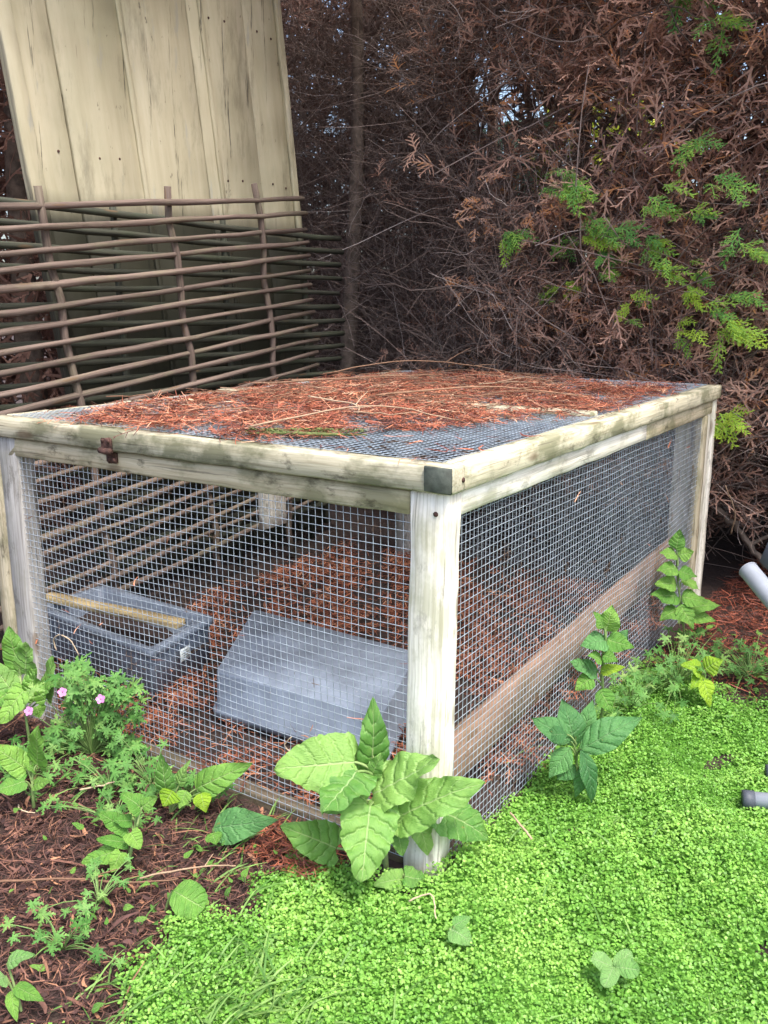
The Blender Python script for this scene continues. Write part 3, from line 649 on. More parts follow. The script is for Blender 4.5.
for y in (.732, 1.213, 1.66):
    mb = MB(); z = np.linspace(1.256 if y < 1.6 else 1.20, 0, 8); P = np.stack([-1.588 + 0 * z, y + .02 * (1.25 - z), z], -1); tubes(mb, P[None], .011, 7, .35, True); mb.build('stake', M['green_slat'], h2)

pn = empty('board_panel', (-1.75, 1.15, 0)); tag(pn, 'cream painted board and batten panel with peeling paint standing behind the hurdles', 'board panel')
XP = -1.72
edges = [.520, .700, .985, 1.280, 1.575, 1.790]
for i in range(5):
    mb = MB(); a, b = edges[i] + (.003, .004, .004, .006, .003)[i], edges[i + 1] - (.004, .003, .005, .003, .003)[i]
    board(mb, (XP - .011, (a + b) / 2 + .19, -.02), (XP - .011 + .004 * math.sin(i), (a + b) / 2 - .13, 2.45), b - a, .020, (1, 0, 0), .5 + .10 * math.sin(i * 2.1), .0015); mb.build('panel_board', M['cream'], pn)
for i, y in enumerate((.545, .972, 1.345, 1.775)):
    mb = MB(); wd = (.05, .020, .018, .032)[i]
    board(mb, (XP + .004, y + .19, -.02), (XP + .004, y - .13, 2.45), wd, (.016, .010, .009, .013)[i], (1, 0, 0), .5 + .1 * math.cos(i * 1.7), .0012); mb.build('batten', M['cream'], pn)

for i in range(5):
    for z in (1.42, 1.95):
        for q in (.04, -.04):
            yb = (edges[i] + edges[i + 1]) / 2 + .19 - .32 * (z + .02) / 2.47 + q
            mb = MB(); screw(mb, (XP - .0005, yb, z + .01 * math.sin(i * 3 + q * 90)), (1, 0, 0), .0042); mb.build('nail_head', M['rust'], pn)
# ================================================================== HEDGE OF DEAD CONIFERS
CON = [  # trunk x, y, radius, material, label
 (-2.75, 1.25, .055, 'bark', 'dead conifer with dark bare stem behind the cream boards'),
 (-1.885, 2.42, .040, 'bark', 'dead conifer with straight bare grey trunk next to the cream boards'),
 (-1.45, 2.75, .045, 'redbark', 'twiggy dead conifer behind the back left of the cage'),
 (-.85, 2.65, .045, 'bark', 'half dead conifer with a few green sprays behind the lid'),
 (-.25, 2.55, .050, 'redbark', 'brown conifer with most green sprays behind the back right of the cage'),
 (.20, 2.35, .060, 'redbark', 'brown conifer with red brown trunk right of the cage'),
 (.85, 2.45, .060, 'bark', 'brown conifer at the far right end of the hedge')]
trees = []
for (x, y, r, mt, lab) in CON:
    t = empty('hedge_conifer', (x, y, 0)); tag(t, lab, 'conifer', 'conifers of the dying hedge'); trees.append(t)
    mb = MB(); z = np.linspace(-.05, 3.0, 22); ph = rng.random(2) * 6
    P = np.stack([x + .025 * np.sin(z * 2.1 + ph[0]) - .02 * z * 0, y + .02 * np.sin(z * 1.7 + ph[1]), z], -1); tubes(mb, P[None], (r * (1.15 - .22 * z) * (1 + .06 * np.sin(z * 9)))[None], 12, .5); mb.build('trunk', M[mt], t, True)
bx = np.array([c[0] for c in CON]); cut = (bx[1:] + bx[:-1]) / 2
def face_y(x, z):      # front surface of the living/dead shell: recessed on the left, coming forward on the right
    f = np.interp(x, [-2.6, -1.5, -1.05, -.7, .3, 1.3], [2.75, 2.5, 2.22, 2.02, 1.93, 1.75])
    return f + .10 * wob(x, z, 1.7, .5) - .10 * np.clip(z - 1.2, 0, 1) * np.clip(x + 1.2, 0, 1) + .22 * np.clip(.6 - z, 0, .6) 
GAPS = np.array([(-1.251 - .01, 3.0, 1.84, .03), (-2.02, 4.2, 2.20, .040), (-2.03, 4.1, 1.97, .055), (-1.251, 3.0, 1.876, .035), (-1.40, 4.2, 1.95, .10), (-1.56, 4.2, 1.25, .06), (-1.785, 4.2, 1.73, .05), (-2.03, 4.0, 2.05, .02), (-2.03, 4.0, 2.35, .02)])
VC = np.array([.6455, -1.1678, .9612])
def thin(P, extra=0.):           # loosen the growth where daylight shows through the hedge
    keep = np.ones(len(P), bool)
    for g in GAPS:
        d = g[:3] - VC; L = np.linalg.norm(d); d /= L; q = P - VC; a = q @ d; perp = np.linalg.norm(q - a[:, None] * d, axis=1)
        keep &= ~((perp < g[3] * a / L + .06 + extra) & (a < L + .5) & (rng.random(len(P)) < .95))
    return keep
def own(x): return np.digitize(x + rng.normal(size=len(x)) * .06, cut)
tw = [MB() for _ in CON]; df = [MB() for _ in CON]
def limbs():
    for i, (x, y, r, mt, lab) in enumerate(CON):
        n = 46; z0 = rng.uniform(.15, 2.8, n); th = rng.uniform(0, 2 * np.pi, n); th = np.where(rng.random(n) < .6, rng.uniform(-2.6, -.5, n), th)
        L = rng.uniform(.35, .85, n); up = rng.uniform(.05, .55, n); k = 8; u = np.linspace(0, 1, k)
        P = np.stack([x + np.cos(th)[:, None] * L[:, None] * u, y + np.sin(th)[:, None] * L[:, None] * u, z0[:, None] + L[:, None] * (up[:, None] * u + .15 * np.sin(u * 4 + th[:, None]) * u)], -1)
        P += np.cumsum(rng.normal(size=P.shape) * .012, 1)
        P[:, :, 1] = np.maximum(P[:, :, 1], face_y(P[:, :, 0], P[:, :, 2]) - .03)
        ok = np.all(P[:, :, 2] > .02, 1) & ((P[:, :, 0] > -1.55) | (P[:, :, 1] > 1.95)).all(1)
        tubes(tw[i], P[ok], np.linspace(.011, .003, k)[None, :] * rng.uniform(.5, 1.3, (ok.sum(), 1)), 5, rng.uniform(.2, .7, ok.sum()))
limbs()
def twigs(N, xr, dy, zr_, Lr, rr, cr, kk=5, updir=.3):
    x = rng.uniform(*xr, N); z = rng.uniform(*zr_, N); y = face_y(x, z) + dy[0] + (dy[1] - dy[0]) * rng.random(N) ** 1.3
    P0 = np.stack([x, y, z], -1); k_ = thin(P0); P0 = P0[k_]; n = len(P0)
    d = unit(np.stack([rng.normal(size=n) + .35, rng.normal(size=n) * .7 - .25, rng.normal(size=n) * .8 + updir], -1)); L = rng.uniform(*Lr, n)
    st = d[:, None] * (L / (kk - 1))[:, None, None] * np.ones((1, kk, 1)) + np.cumsum(rng.normal(size=(n, kk, 3)) * .25, 1) * (L / (kk - 1))[:, None, None]
    st[:, 0] = 0; P = P0[:, None] + np.cumsum(st, 1)
    P[:, :, 1] = np.maximum(P[:, :, 1], D + .03); P[:, :, 2] = np.maximum(P[:, :, 2], .01)
    R = np.linspace(1, .45, kk)[None, :] * rng.uniform(*rr, (n, 1)); w_ = own(P0[:, 0]); c = np.clip(rng.normal(.5, .22, n), *cr)
    for i in range(len(CON)):
        s = w_ == i
        if s.any(): tubes(tw[i], P[s], R[s], 3, c[s])
twigs(9000, (-2.9, 1.5), (0, .9), (.02, 2.6), (.12, .42), (.0012, .0030), (0, 1))
twigs(6500, (-2.8, -.55), (-.12, .5), (.02, 2.4), (.10, .34), (.0008, .0020), (.1, 1), 6)
twigs(7500, (-2.7, -.7), (-.22, .25), (.3, 2.3), (.10, .34), (.0009, .0021), (.5, 1), 6)
twigs(4500, (-1.9, .5), (-.10, .35), (.25, 1.25), (.08, .30), (.0008, .0020), (.2, 1), 6)
twigs(420, (-.9, 1.4), (-.10, .25), (.1, 2.2), (.25, .60), (.0022, .0048), (.2, .8), 9, .55)
def foliage(N, xr, dy, zr_, Lr, cr, wid=.0026, m=7, dens=None):
    x = rng.uniform(*xr, N); z = rng.uniform(*zr_, N); y = face_y(x, z) + dy[0] + (dy[1] - dy[0]) * rng.random(N)
    if dens is not None:
        k_ = rng.random(N) < dens(x, z); x, y, z = x[k_], y[k_], z[k_]
    P0 = np.stack([x, y, z], -1); k_ = thin(P0, .09 * (dy[1] > 1)); P0 = P0[k_]; n = len(P0)
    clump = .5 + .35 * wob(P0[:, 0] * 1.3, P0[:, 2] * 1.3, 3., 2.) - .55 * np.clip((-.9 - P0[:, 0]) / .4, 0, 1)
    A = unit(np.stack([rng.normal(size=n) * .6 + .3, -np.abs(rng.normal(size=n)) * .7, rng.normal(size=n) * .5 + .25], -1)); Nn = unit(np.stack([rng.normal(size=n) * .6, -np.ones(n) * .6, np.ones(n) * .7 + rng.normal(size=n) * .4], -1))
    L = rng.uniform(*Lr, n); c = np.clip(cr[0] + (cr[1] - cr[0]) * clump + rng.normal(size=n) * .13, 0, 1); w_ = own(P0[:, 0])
    for i in range(len(CON)):
        s = w_ == i
        if s.sum() > 1: sprays(df[i], P0[s], A[s], Nn[s], L[s], m, .7, .5, wid, c[s], droop=.35)
dens_r = lambda x, z: np.clip(.03 + .97 * np.clip((x + 1.15 + .25 * (z - 1.2)) / .5, 0, 1), 0, 1)
foliage(6800, (-2.7, 1.6), (-.10, .35), (.25, 2.7), (.06, .17), (.25, .85), .0032, dens=dens_r)
foliage(4600, (-1.3, 1.6), (-.14, .10), (.55, 2.5), (.05, .14), (.4, 1.0), .0034, dens=dens_r)
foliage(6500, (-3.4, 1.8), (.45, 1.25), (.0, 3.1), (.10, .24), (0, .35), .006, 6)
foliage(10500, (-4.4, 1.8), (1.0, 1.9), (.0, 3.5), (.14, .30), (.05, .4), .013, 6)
foliage(2600, (-3.4, 1.4), (-1.1, .6), (2.45, 3.2), (.12, .28), (.05, .5), .007, 6)  # unseen crown overhang, added above the view to block sky light
def boughs(N, xr, zr_, cr):
    x = rng.uniform(*xr, N); z = rng.uniform(*zr_, N); k = 8; u = np.linspace(0, 1, k); L = rng.uniform(.35, .8, N)
    d = unit(np.stack([rng.normal(size=N) * .45 + .45, -np.abs(rng.normal(size=N)) * .25 - .15, rng.uniform(.1, .9, N)], -1))
    S0 = np.stack([x, face_y(x, z) + .22 + .15 * rng.random(N), z], -1)
    P = S0[:, None] + d[:, None] * (u[None, :, None] * L[:, None, None]) + np.cumsum(rng.normal(size=(N, k, 3)) * .010, 1); P[:, :, 2] -= .10 * (u ** 2)[None] * L[:, None]
    ok = thin(P[:, 4]) & (P[:, :, 1].min(1) > D + .04); P, L, x = P[ok], L[ok], x[ok]; n = len(P); w_ = own(x); cl = np.clip(rng.uniform(*cr, n) + .08, 0, 1)
    for i in range(len(CON)):
        q = w_ == i
        if q.sum() < 2: continue
        tubes(tw[i], P[q], np.linspace(.006, .0016, k)[None] * rng.uniform(.7, 1.2, (q.sum(), 1)), 5, rng.uniform(.4, .8, q.sum()))
        for j in range(2, k):
            T = unit(P[q, j] - P[q, j - 1])
            for sgn in (-1, 1):
                A = T + sgn * .8 * unit(np.cross(T, np.array([0, -.7, .7]))) + rng.normal(size=T.shape) * .25
                sprays(df[i], P[q, j], A, unit(np.stack([rng.normal(size=q.sum()) * .3, -np.ones(q.sum()), np.ones(q.sum()) * .6], -1)), rng.uniform(.05, .12, q.sum()), 8, .7, .55, .0030, np.clip(cl[q] + rng.normal(size=q.sum()) * .1, 0, 1), droop=.4)
boughs(230, (-1.15, 1.3), (.45, 2.3), (.35, .9))
boughs(60, (-1.7, -.9), (.5, 2.2), (.2, .6))
foliage(900, (-1.6, .3), (-.12, .2), (.55, 1.05), (.05, .12), (.5, .95))
# orange dead tufts
def tuft(x, y, z, n=10, L=.09, c=.97):
    P0 = np.array([x, y, z]) + rng.normal(size=(n, 3)) * [.03, .02, .018]; A = unit(np.stack([rng.normal(size=n) + .5, -.5 + rng.normal(size=n) * .4, rng.normal(size=n) * .4 - .15], -1))
    i = int(np.digitize(x, cut)); sprays(df[i], P0, A, unit(np.stack([rng.normal(size=n) * .4, -np.ones(n), np.ones(n) * .5], -1)), rng.uniform(.6, 1.2, n) * L, 8, .7, .5, .0035, np.full(n, c) + rng.normal(size=n) * .03)
for (x, y, z) in ((-.98, 2.0, 1.26), (-1.0, 2.02, 1.35), (-.93, 2.0, 1.44), (-.72, 1.93, 1.30), (-.66, 1.95, 1.34), (-.92, 2.05, 1.70), (-.55, 1.95, 1.66), (-1.15, 2.1, 1.05), (-.4, 1.95, 1.05), (-.9, 1.98, .95)): tuft(x, y, z, 7, .075, rng.uniform(.86, .98))
def side_foliage(N, xr, yr, zr_, Lr, cr, wid, i0):
    P0 = np.stack([rng.uniform(*xr, N), rng.uniform(*yr, N), rng.uniform(*zr_, N)], -1); A = unit(rdir(N) + [.5, -.4, 0]); sprays(df[i0], P0, A, unit(rdir(N) + [.6, -.6, .5]), rng.uniform(*Lr, N), 6, .7, .5, wid, np.clip(rng.uniform(*cr, N), 0, 1), droop=.3)
side_foliage(3800, (-3.6, -2.25), (-.7, 2.3), (0, 3.0), (.12, .28), (0, .45), .007, 0)
side_foliage(5200, (-4.8, -3.4), (-1.2, 2.3), (0, 3.2), (.16, .32), (0, .25), .011, 0)
side_foliage(1500, (-2.9, -1.3), (.2, 2.2), (2.5, 3.1), (.12, .28), (0, .5), .008, 0)  # more unseen crown above the boards, also blocking sky light
for i, t in enumerate(trees):
    if tw[i].n: tw[i].build('bare_twigs', M['twig'], t)
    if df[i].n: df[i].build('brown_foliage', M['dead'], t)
def green(x, y, z, n, L, c, spread):
    mb = MB(); P0 = np.array([x, y, z]) + rng.normal(size=(n, 3)) * np.array([1, .5, .7]) * spread
    A = unit(np.stack([rng.normal(size=n) * .5 + .75, -np.abs(rng.normal(size=n)) * .5 - .1, rng.normal(size=n) * .25 - .25], -1)); Nn = unit(np.stack([rng.normal(size=n) * .3, -np.ones(n) * .8, np.ones(n) * .6], -1))
    sprays(mb, P0, A, Nn, rng.uniform(.7, 1.15, n) * L, 12, .72, .52, .0022, np.clip(c + rng.normal(size=n) * .12, 0, 1), droop=.3, k=4, sub=5)
    i = int(np.digitize(x, cut)); mb.build('green_spray', M['fresh'], trees[i])
for (x, y, z, n, L, c, s) in ((-.56, 1.84, 1.355, 4, .10, .5, .03), (-.60, 1.86, 1.39, 3, .08, .4, .03), (-.35, 1.82, 1.20, 3, .09, .5, .03), (-.24, 1.8, 1.30, 3, .08, .6, .03), (-.05, 1.78, 1.33, 3, .09, .55, .03), (.03, 1.78, 1.14, 3, .09, .6, .03), (-.03, 1.78, .93, 4, .09, .75, .03), (-.30, 1.86, .98, 3, .07, .7, .03), (-.45, 1.9, 1.08, 3, .06, .6, .03), (-.16, 1.82, 1.93, 4, .12, .4, .04), (-.58, 1.90, 1.37, 5, .11, .45, .020), (-.82, 1.92, 1.205, 4, .09, .6, .020), (-.80, 1.93, 1.225, 2, .07, .3, .02), (-.47, 1.88, 1.235, 5, .09, .35, .03), (-.50, 1.9, 1.20, 3, .08, .75, .02), (-.28, 1.85, 1.18, 4, .08, .65, .022), (-.155, 1.84, 1.24, 3, .08, .5, .02), (-.19, 1.84, 1.09, 4, .08, .7, .02),
                              (-.14, 1.84, 1.01, 3, .07, .85, .015), (-.13, 1.82, 1.46, 3, .10, .5, .012), (.005, 1.80, .885, 4, .10, .75, .02), (-.125, 1.84, .89, 3, .07, .85, .015), (-.005, 1.80, .62, 4, .08, .8, .02), (-.02, 1.82, .585, 2, .06, .95, .01), (-.22, 1.86, 1.90, 6, .13, .35, .03), (-.09, 1.82, 1.77, 4, .10, .6, .025),
                              (-.66, 2.0, 1.18, 3, .07, .4, .03), (-.72, 2.02, 1.02, 3, .06, .6, .02), (-.40, 1.92, 1.16, 3, .07, .35, .03), (.03, 1.80, 1.0, 2, .07, .5, .01), (-.62, 1.98, 1.02, 3, .05, .75, .02), (-.12, 1.84, 1.06, 2, .06, .5, .01)):
    green(x, y - .05, z, n + 1, L * 1.15, c, s)

# ================================================================== BEYOND THE HEDGE
def bush(x, y, z, rx, rz, n, label):
    t = empty('garden_shrub', (x, y, 0)); tag(t, label, 'shrub')
    mb = MB(); P0 = rdir(n) * (rng.random((n, 1)) ** .4) * [rx, rx * .7, rz] + [x, y, z]; A = rdir(n); Nn = unit(rdir(n) + [0, -.6, .8])
    P = P0[:, None] + A[:, None] * (np.linspace(-.5, .5, 3)[None, :, None] * rng.uniform(.05, .11, n)[:, None, None]); ribbons(mb, P, np.array([[.004, .018, .003]]), Nn, rng.random(n)); mb.build('foliage', M['yellow'], t)
    mb = MB(); st = np.stack([np.stack([x + d * u, y + e * u, z * 1.1 * u], -1) for d, e in ((-.3, .1), (.0, -.1), (.3, .1), (.15, .2)) for u in [np.linspace(0, 1, 6)]]); tubes(mb, st, np.linspace(.02, .008, 6)[None], 6, .5); mb.build('stem', M['twig'], t)
bush(-1.45, 4.7, 1.75, .55, .75, 2600, 'yellow green shrub glimpsed through gaps in the hedge')
bush(-.4, 4.8, 1.5, .5, .6, 1600, 'small yellow green shrub behind the right part of the hedge')
mb = MB(); board(mb, (-2.10, 4.25, -.02), (-2.065, 4.25, 2.7), .055, .055, (1, 0, 0), .5, .004); o = mb.build('garden_post', M['peach']); tag(o, 'peach coloured upright post glimpsed through the hedge', 'post')
fp = empty('garden_fence', (-2.3, 4.6, 0)); tag(fp, 'teal green board fence glimpsed through the hedge', 'fence')
for i in range(8):
    mb = MB(); board(mb, (-2.75 + .13 * i, 4.6, -.02), (-2.75 + .13 * i, 4.6, 2.15 + .012 * (i % 3)), .016, .122, (1, 0, 0), .5, .003); mb.build('fence_board', M['teal'], fp)
for z in (.5, 1.6):
    mb = MB(); board(mb, (-2.82, 4.63, z), (-1.78, 4.63, z), .035, .07, (0, 0, 1), .4, .003); mb.build('fence_rail', M['teal'], fp)

# ================================================================== PLANTS
def leaf_mesh(mb, B, T, wd, shape='ovate', droop=.18, fold=.18, up=None, wavy=.04, teeth=0., nu=26, nv=12, c=None, crinkle=.015):
    B, T = np.array(B, float), np.array(T, float); L = np.linalg.norm(T - B); ax = (T - B) / L
    view = np.array([.55, -.75, 1.05]) if up is None else np.array(up, float)
    Nn = view + rng.normal(size=3) * .22; Nn = Nn - ax * (Nn @ ax); Nn /= np.linalg.norm(Nn); Sd = np.cross(Nn, ax)
    u = np.linspace(0, 1, nu + 1); v = np.linspace(-1, 1, nv + 1); U, Vv = np.meshgrid(u, v, indexing='ij')
    if shape == 'ovate': h = np.sin(np.pi * u ** .62) ** .85 * (1 - .25 * u)
    elif shape == 'cordate': h = np.clip(np.sin(np.pi * np.clip(.10 + .90 * u, 0, 1) ** .58), 0, 1) ** .7
    elif shape == 'round': h = np.sqrt(np.clip(1 - (2 * u - 1) ** 2, 0, 1))
    else: h = np.sin(np.pi * u ** .8) ** 1.1
    h = h / h.max(); h = np.where(u > .8, np.maximum(h, .55 * np.sqrt(np.clip((1 - u) / .2, 0, 1)) * h[np.argmin(abs(u - .8))] * 1.75), h) if shape == 'cordate' else h; h[0] = max(h[0] * .6, .04); h[-1] = .015
    p1, p2 = rng.random(2) * 6; hs = lambda p: wd / 2 * h * (1 + teeth * .45 * np.sin(u * 41 + p) + teeth * .35 * np.sin(u * 63 + 2 * p) + .06 * np.sin(u * 6 + p)); hw = (hs(p1) + hs(p2)) / 2; HW = np.where(Vv < 0, hs(p1)[:, None], hs(p2)[:, None])
    ph = rng.random() * 6; ex = (L * .10 if shape == 'cordate' else 0)
    along = U * L - ex * np.abs(Vv) ** 1.5 * np.clip(1 - U * 3, 0, 1)
    z = -droop * L * (U ** 2 - U * .6) + fold * np.abs(Vv) * hw[:, None] - .35 * fold * Vv ** 2 * hw[:, None] * 2 + wavy * wd * np.sin(U * 15 + ph + Vv * 1.5) * np.abs(Vv) ** 2 + .014 * wd * np.cos((U - .20 * np.abs(Vv)) * 36 + ph) + .05 * wd * np.sin(U * 8 + ph) * Vv + .05 * wd * np.sin(U * 5 + 2 * ph) + crinkle * wd * np.sin(U * 23 + Vv * 4 + ph) * np.cos(Vv * 7 + U * 9 + 2 * ph)
    P = B + ax * along[..., None] + Sd * (Vv * HW)[..., None] + Nn * z[..., None]
    i = np.arange(nu)[:, None] * (nv + 1) + np.arange(nv)[None, :]
    F = np.stack([i, i + nv + 1, i + nv + 2, i + 1], -1).reshape(-1, 4)
    cc = rng.random() if c is None else c
    mb.add(P.reshape(-1, 3), F, cc, np.stack([U, Vv, np.full_like(U, rng.random())], -1).reshape(-1, 3))
def leafy(name, base, leaves, label, mat_, cat='plant', shape='ovate', top=None, stem_r=.003, teeth=.03, up=None, group=None, wavy=.04, droop=.18, lean=None, mats=None, stemc=.4, fold=.2):
    t = empty(name, base); tag(t, label, cat, group)
    base = np.array(base, float); mb = MB()
    if top is not None:
        top = np.array(top, float); u = np.linspace(0, 1, 9)[:, None]; P = base + (top - base) * u + np.array([.006, -.004, 0]) * np.sin(u * 6); tubes(mb, P[None], np.linspace(stem_r * 1.2, stem_r * .6, 9)[None], 7, stemc)
    for L in leaves:
        B = np.array(L[:3])
        if top is not None:
            f = np.clip((B[2] - .02 - base[2]) / max(top[2] - base[2], .01), 0, 1); s = base + (top - base) * f
            s = s - np.array([0, 0, .01])
        else: s = base.copy()
        if s[2] > B[2] + .005: s[2] = B[2]
        u = np.linspace(0, 1, 6)[:, None]; mid = (s + B) / 2 + np.array([0, 0, .01])
        P = (1 - u) ** 2 * s + 2 * u * (1 - u) * mid + u * u * B
        tubes(mb, P[None], np.linspace(stem_r * .75, stem_r * .5, 6)[None], 6, rng.uniform(.3, .8))
    mb.build('stem', M['stem'], t, True)
    for i, L in enumerate(leaves):
        mb = MB(); leaf_mesh(mb, L[:3], L[3:6], L[6], shape if i % 5 else shape, droop * rng.uniform(.5, 1.6), fold * rng.uniform(.6, 1.4), up, wavy, teeth)
        mb.build('leaf', M[mats[i % len(mats)] if mats else mat_], t, True)
    return t
leafy('broad_leaved_weed', (-.096, -.030, 0), [(-0.117, -0.043, 0.197, -0.107, -0.049, 0.32, 0.055), (-0.132, -0.078, 0.216, -0.207, -0.187, 0.233, 0.104), (-0.115, -0.09, 0.209, -0.114, -0.185, 0.185, 0.086), (-0.122, -0.047, 0.186, -0.155, -0.08, 0.247, 0.048), (-0.101, -0.057, 0.153, 0.007, -0.042, 0.251, 0.095), (-0.053, -0.05, 0.129, 0.074, -0.014, 0.216, 0.084), (-0.087, -0.036, 0.127, -0.017, -0.01, 0.158, 0.069), (-0.02, 0.02, 0.114, 0.065, 0.052, 0.073, 0.076), (-0.086, -0.095, 0.158, -0.044, -0.176, 0.085, 0.099), (-0.076, -0.065, 0.135, -0.037, -0.063, 0.099, 0.044), (-0.056, -0.052, 0.09, -0.04, -0.065, 0.065, 0.03), (-0.039, -0.065, 0.023, -0.068, -0.107, 0.026, 0.034), (-0.037, -0.063, 0.027, -0.007, -0.043, 0.019, 0.04), (-0.168, -0.077, 0.039, -0.234, -0.144, 0.095, 0.07), (-0.138, -0.07, 0.143, -0.166, -0.112, 0.128, 0.034), (-0.038, -0.016, 0.107, -0.018, -0.015, 0.045, 0.041), (-0.11, -0.051, 0.186, -0.093, -0.052, 0.229, 0.031), (-0.114, -0.066, 0.145, -0.123, -0.096, 0.176, 0.027)],
      'large bright green broad leaved weed against the front corner post', 'leaf_bright', top=(-.112, -.046, .235), stem_r=.0042, shape='cordate', teeth=.07, stemc=.9, fold=.34, droop=.30, wavy=.07)
leafy('dark_leaved_weed', (.1, .378, 0), [(0.086, 0.357, 0.125, 0.029, 0.308, 0.181, 0.051), (0.092, 0.373, 0.106, 0.06, 0.376, 0.2, 0.06), (0.104, 0.357, 0.108, 0.203, 0.422, 0.186, 0.063), (0.111, 0.349, 0.118, 0.154, 0.342, 0.015, 0.039), (0.087, 0.357, 0.112, 0.064, 0.307, 0.063, 0.043), (0.096, 0.399, 0.113, 0.102, 0.427, 0.191, 0.036), (0.099, 0.353, 0.08, 0.074, 0.325, 0.053, 0.039), (0.083, 0.343, 0.145, 0.052, 0.311, 0.15, 0.035), (0.12, 0.355, 0.086, 0.111, 0.337, 0.016, 0.031)],
      'dark green weed with long drooping leaves by the right mesh, nearest the corner post', 'leaf_dark', top=(.093, .37, .13), shape='lance', droop=.35, teeth=.01)
leafy('leafy_sprig', (.049, .638, 0), [(0.052, 0.64, 0.257, 0.06, 0.645, 0.318, 0.053), (0.054, 0.642, 0.238, 0.012, 0.59, 0.232, 0.053), (0.054, 0.642, 0.238, 0.112, 0.655, 0.228, 0.049), (0.047, 0.637, 0.267, 0.027, 0.624, 0.304, 0.031), (0.04, 0.632, 0.162, -0.002, 0.568, 0.199, 0.049), (0.048, 0.626, 0.166, 0.101, 0.636, 0.187, 0.027), (0.054, 0.617, 0.128, 0.085, 0.614, 0.079, 0.045), (0.037, 0.607, 0.156, 0.014, 0.567, 0.137, 0.04), (0.055, 0.666, 0.207, 0.086, 0.686, 0.255, 0.041), (0.054, 0.617, 0.199, 0.031, 0.59, 0.215, 0.035), (0.055, 0.618, 0.211, 0.087, 0.627, 0.199, 0.031)],
      'upright leafy sprig halfway along the right mesh', 'leaf_mid', top=(.052, .64, .27), teeth=.03, mats=('leaf_mid', 'leaf_dark', 'leaf_mid', 'leaf_mid', 'leaf_dark', 'leaf_lime', 'leaf_mid'))
leafy('leafy_sprig', (.079, 1.246, 0), [(0.042, 1.222, 0.309, 0.047, 1.225, 0.366, 0.044), (0.043, 1.222, 0.292, 0.011, 1.183, 0.306, 0.044), (0.048, 1.225, 0.292, 0.086, 1.239, 0.306, 0.044), (0.05, 1.215, 0.255, 0.012, 1.166, 0.261, 0.05), (0.055, 1.219, 0.249, 0.103, 1.226, 0.241, 0.05), (0.051, 1.216, 0.211, 0.010, 1.163, 0.223, 0.05), (0.053, 1.229, 0.17, 0.004, 1.152, 0.194, 0.061), (0.063, 1.235, 0.17, 0.131, 1.256, 0.165, 0.056), (0.067, 1.214, 0.156, 0.111, 1.207, 0.094, 0.055), (0.072, 1.265, 0.128, 0.155, 1.32, 0.146, 0.045), (0.067, 1.262, 0.122, 0.145, 1.313, 0.092, 0.051), (0.063, 1.212, 0.142, 0.028, 1.165, 0.12, 0.05), (0.056, 1.255, 0.216, 0.105, 1.263, 0.194, 0.039)],
      'tallest leafy sprig with paired leaves at the far end of the right mesh', 'leaf_mid', top=(.045, 1.222, .31), teeth=.05)
leafy('lime_leaved_weed', (.215, .945, 0), [(0.204, 0.938, 0.096, 0.241, 0.95, 0.126, 0.049), (0.2, 0.935, 0.09, 0.16, 0.897, 0.116, 0.049), (0.208, 0.916, 0.078, 0.232, 0.908, 0.014, 0.044), (0.203, 0.925, 0.087, 0.186, 0.89, 0.057, 0.034)],
      'low yellow green weed in front of the farthest sprig', 'leaf_lime')
leafy('round_leaved_weed', (-.98, -.115, 0), [(-1.011, -0.105, 0.185, -1.022, -0.112, 0.283, 0.057), (-0.997, -0.096, 0.176, -0.977, -0.106, 0.254, 0.057), (-0.968, -0.124, 0.152, -0.983, -0.182, 0.096, 0.056), (-0.969, -0.101, 0.119, -0.971, -0.102, 0.194, 0.057), (-0.965, -0.074, 0.117, -0.95, -0.065, 0.216, 0.049), (-0.966, -0.087, 0.138, -0.918, -0.068, 0.166, 0.04), (-0.958, -0.106, 0.11, -0.943, -0.108, 0.091, 0.035), (-1.008, -0.126, 0.142, -1.046, -0.151, 0.212, 0.057), (-1.006, -0.137, 0.147, -1.019, -0.17, 0.119, 0.048)],
      'tall clump of rounded green leaves before the left corner post', 'leaf_mid', shape='cordate', top=(-1.0, -.11, .19), mats=('leaf_mid', 'leaf_bright', 'leaf_mid'))
leafy('round_leaved_weed', (-.782, -.249, 0), [(-0.771, -0.241, 0.091, -0.745, -0.249, 0.182, 0.051), (-0.787, -0.253, 0.083, -0.82, -0.298, 0.144, 0.051), (-0.774, -0.268, 0.068, -0.808, -0.314, 0.059, 0.042), (-0.775, -0.244, 0.078, -0.78, -0.26, 0.101, 0.02), (-0.768, -0.252, 0.054, -0.725, -0.247, 0.074, 0.023)],
      'small plant of a few rounded leaves standing in bare dark mulch at left', 'leaf_mid', shape='cordate', top=(-.776, -.25, .10))
leafy('oval_leaved_weed', (-.542, -.115, 0), [(-0.546, -0.118, 0.043, -0.544, -0.129, 0.13, 0.039), (-0.497, -0.086, 0.052, -0.398, -0.044, 0.115, 0.058), (-0.521, -0.125, 0.059, -0.523, -0.15, 0.038, 0.042), (-0.526, -0.105, 0.058, -0.508, -0.093, 0.112, 0.027), (-0.499, -0.11, 0.059, -0.498, -0.134, 0.033, 0.031), (-0.476, -0.096, 0.055, -0.455, -0.106, 0.025, 0.034)],
      'low weed with one long oval leaf before the middle of the front mesh', 'leaf_mid', mats=('leaf_bright', 'leaf_mid', 'leaf_lime'))
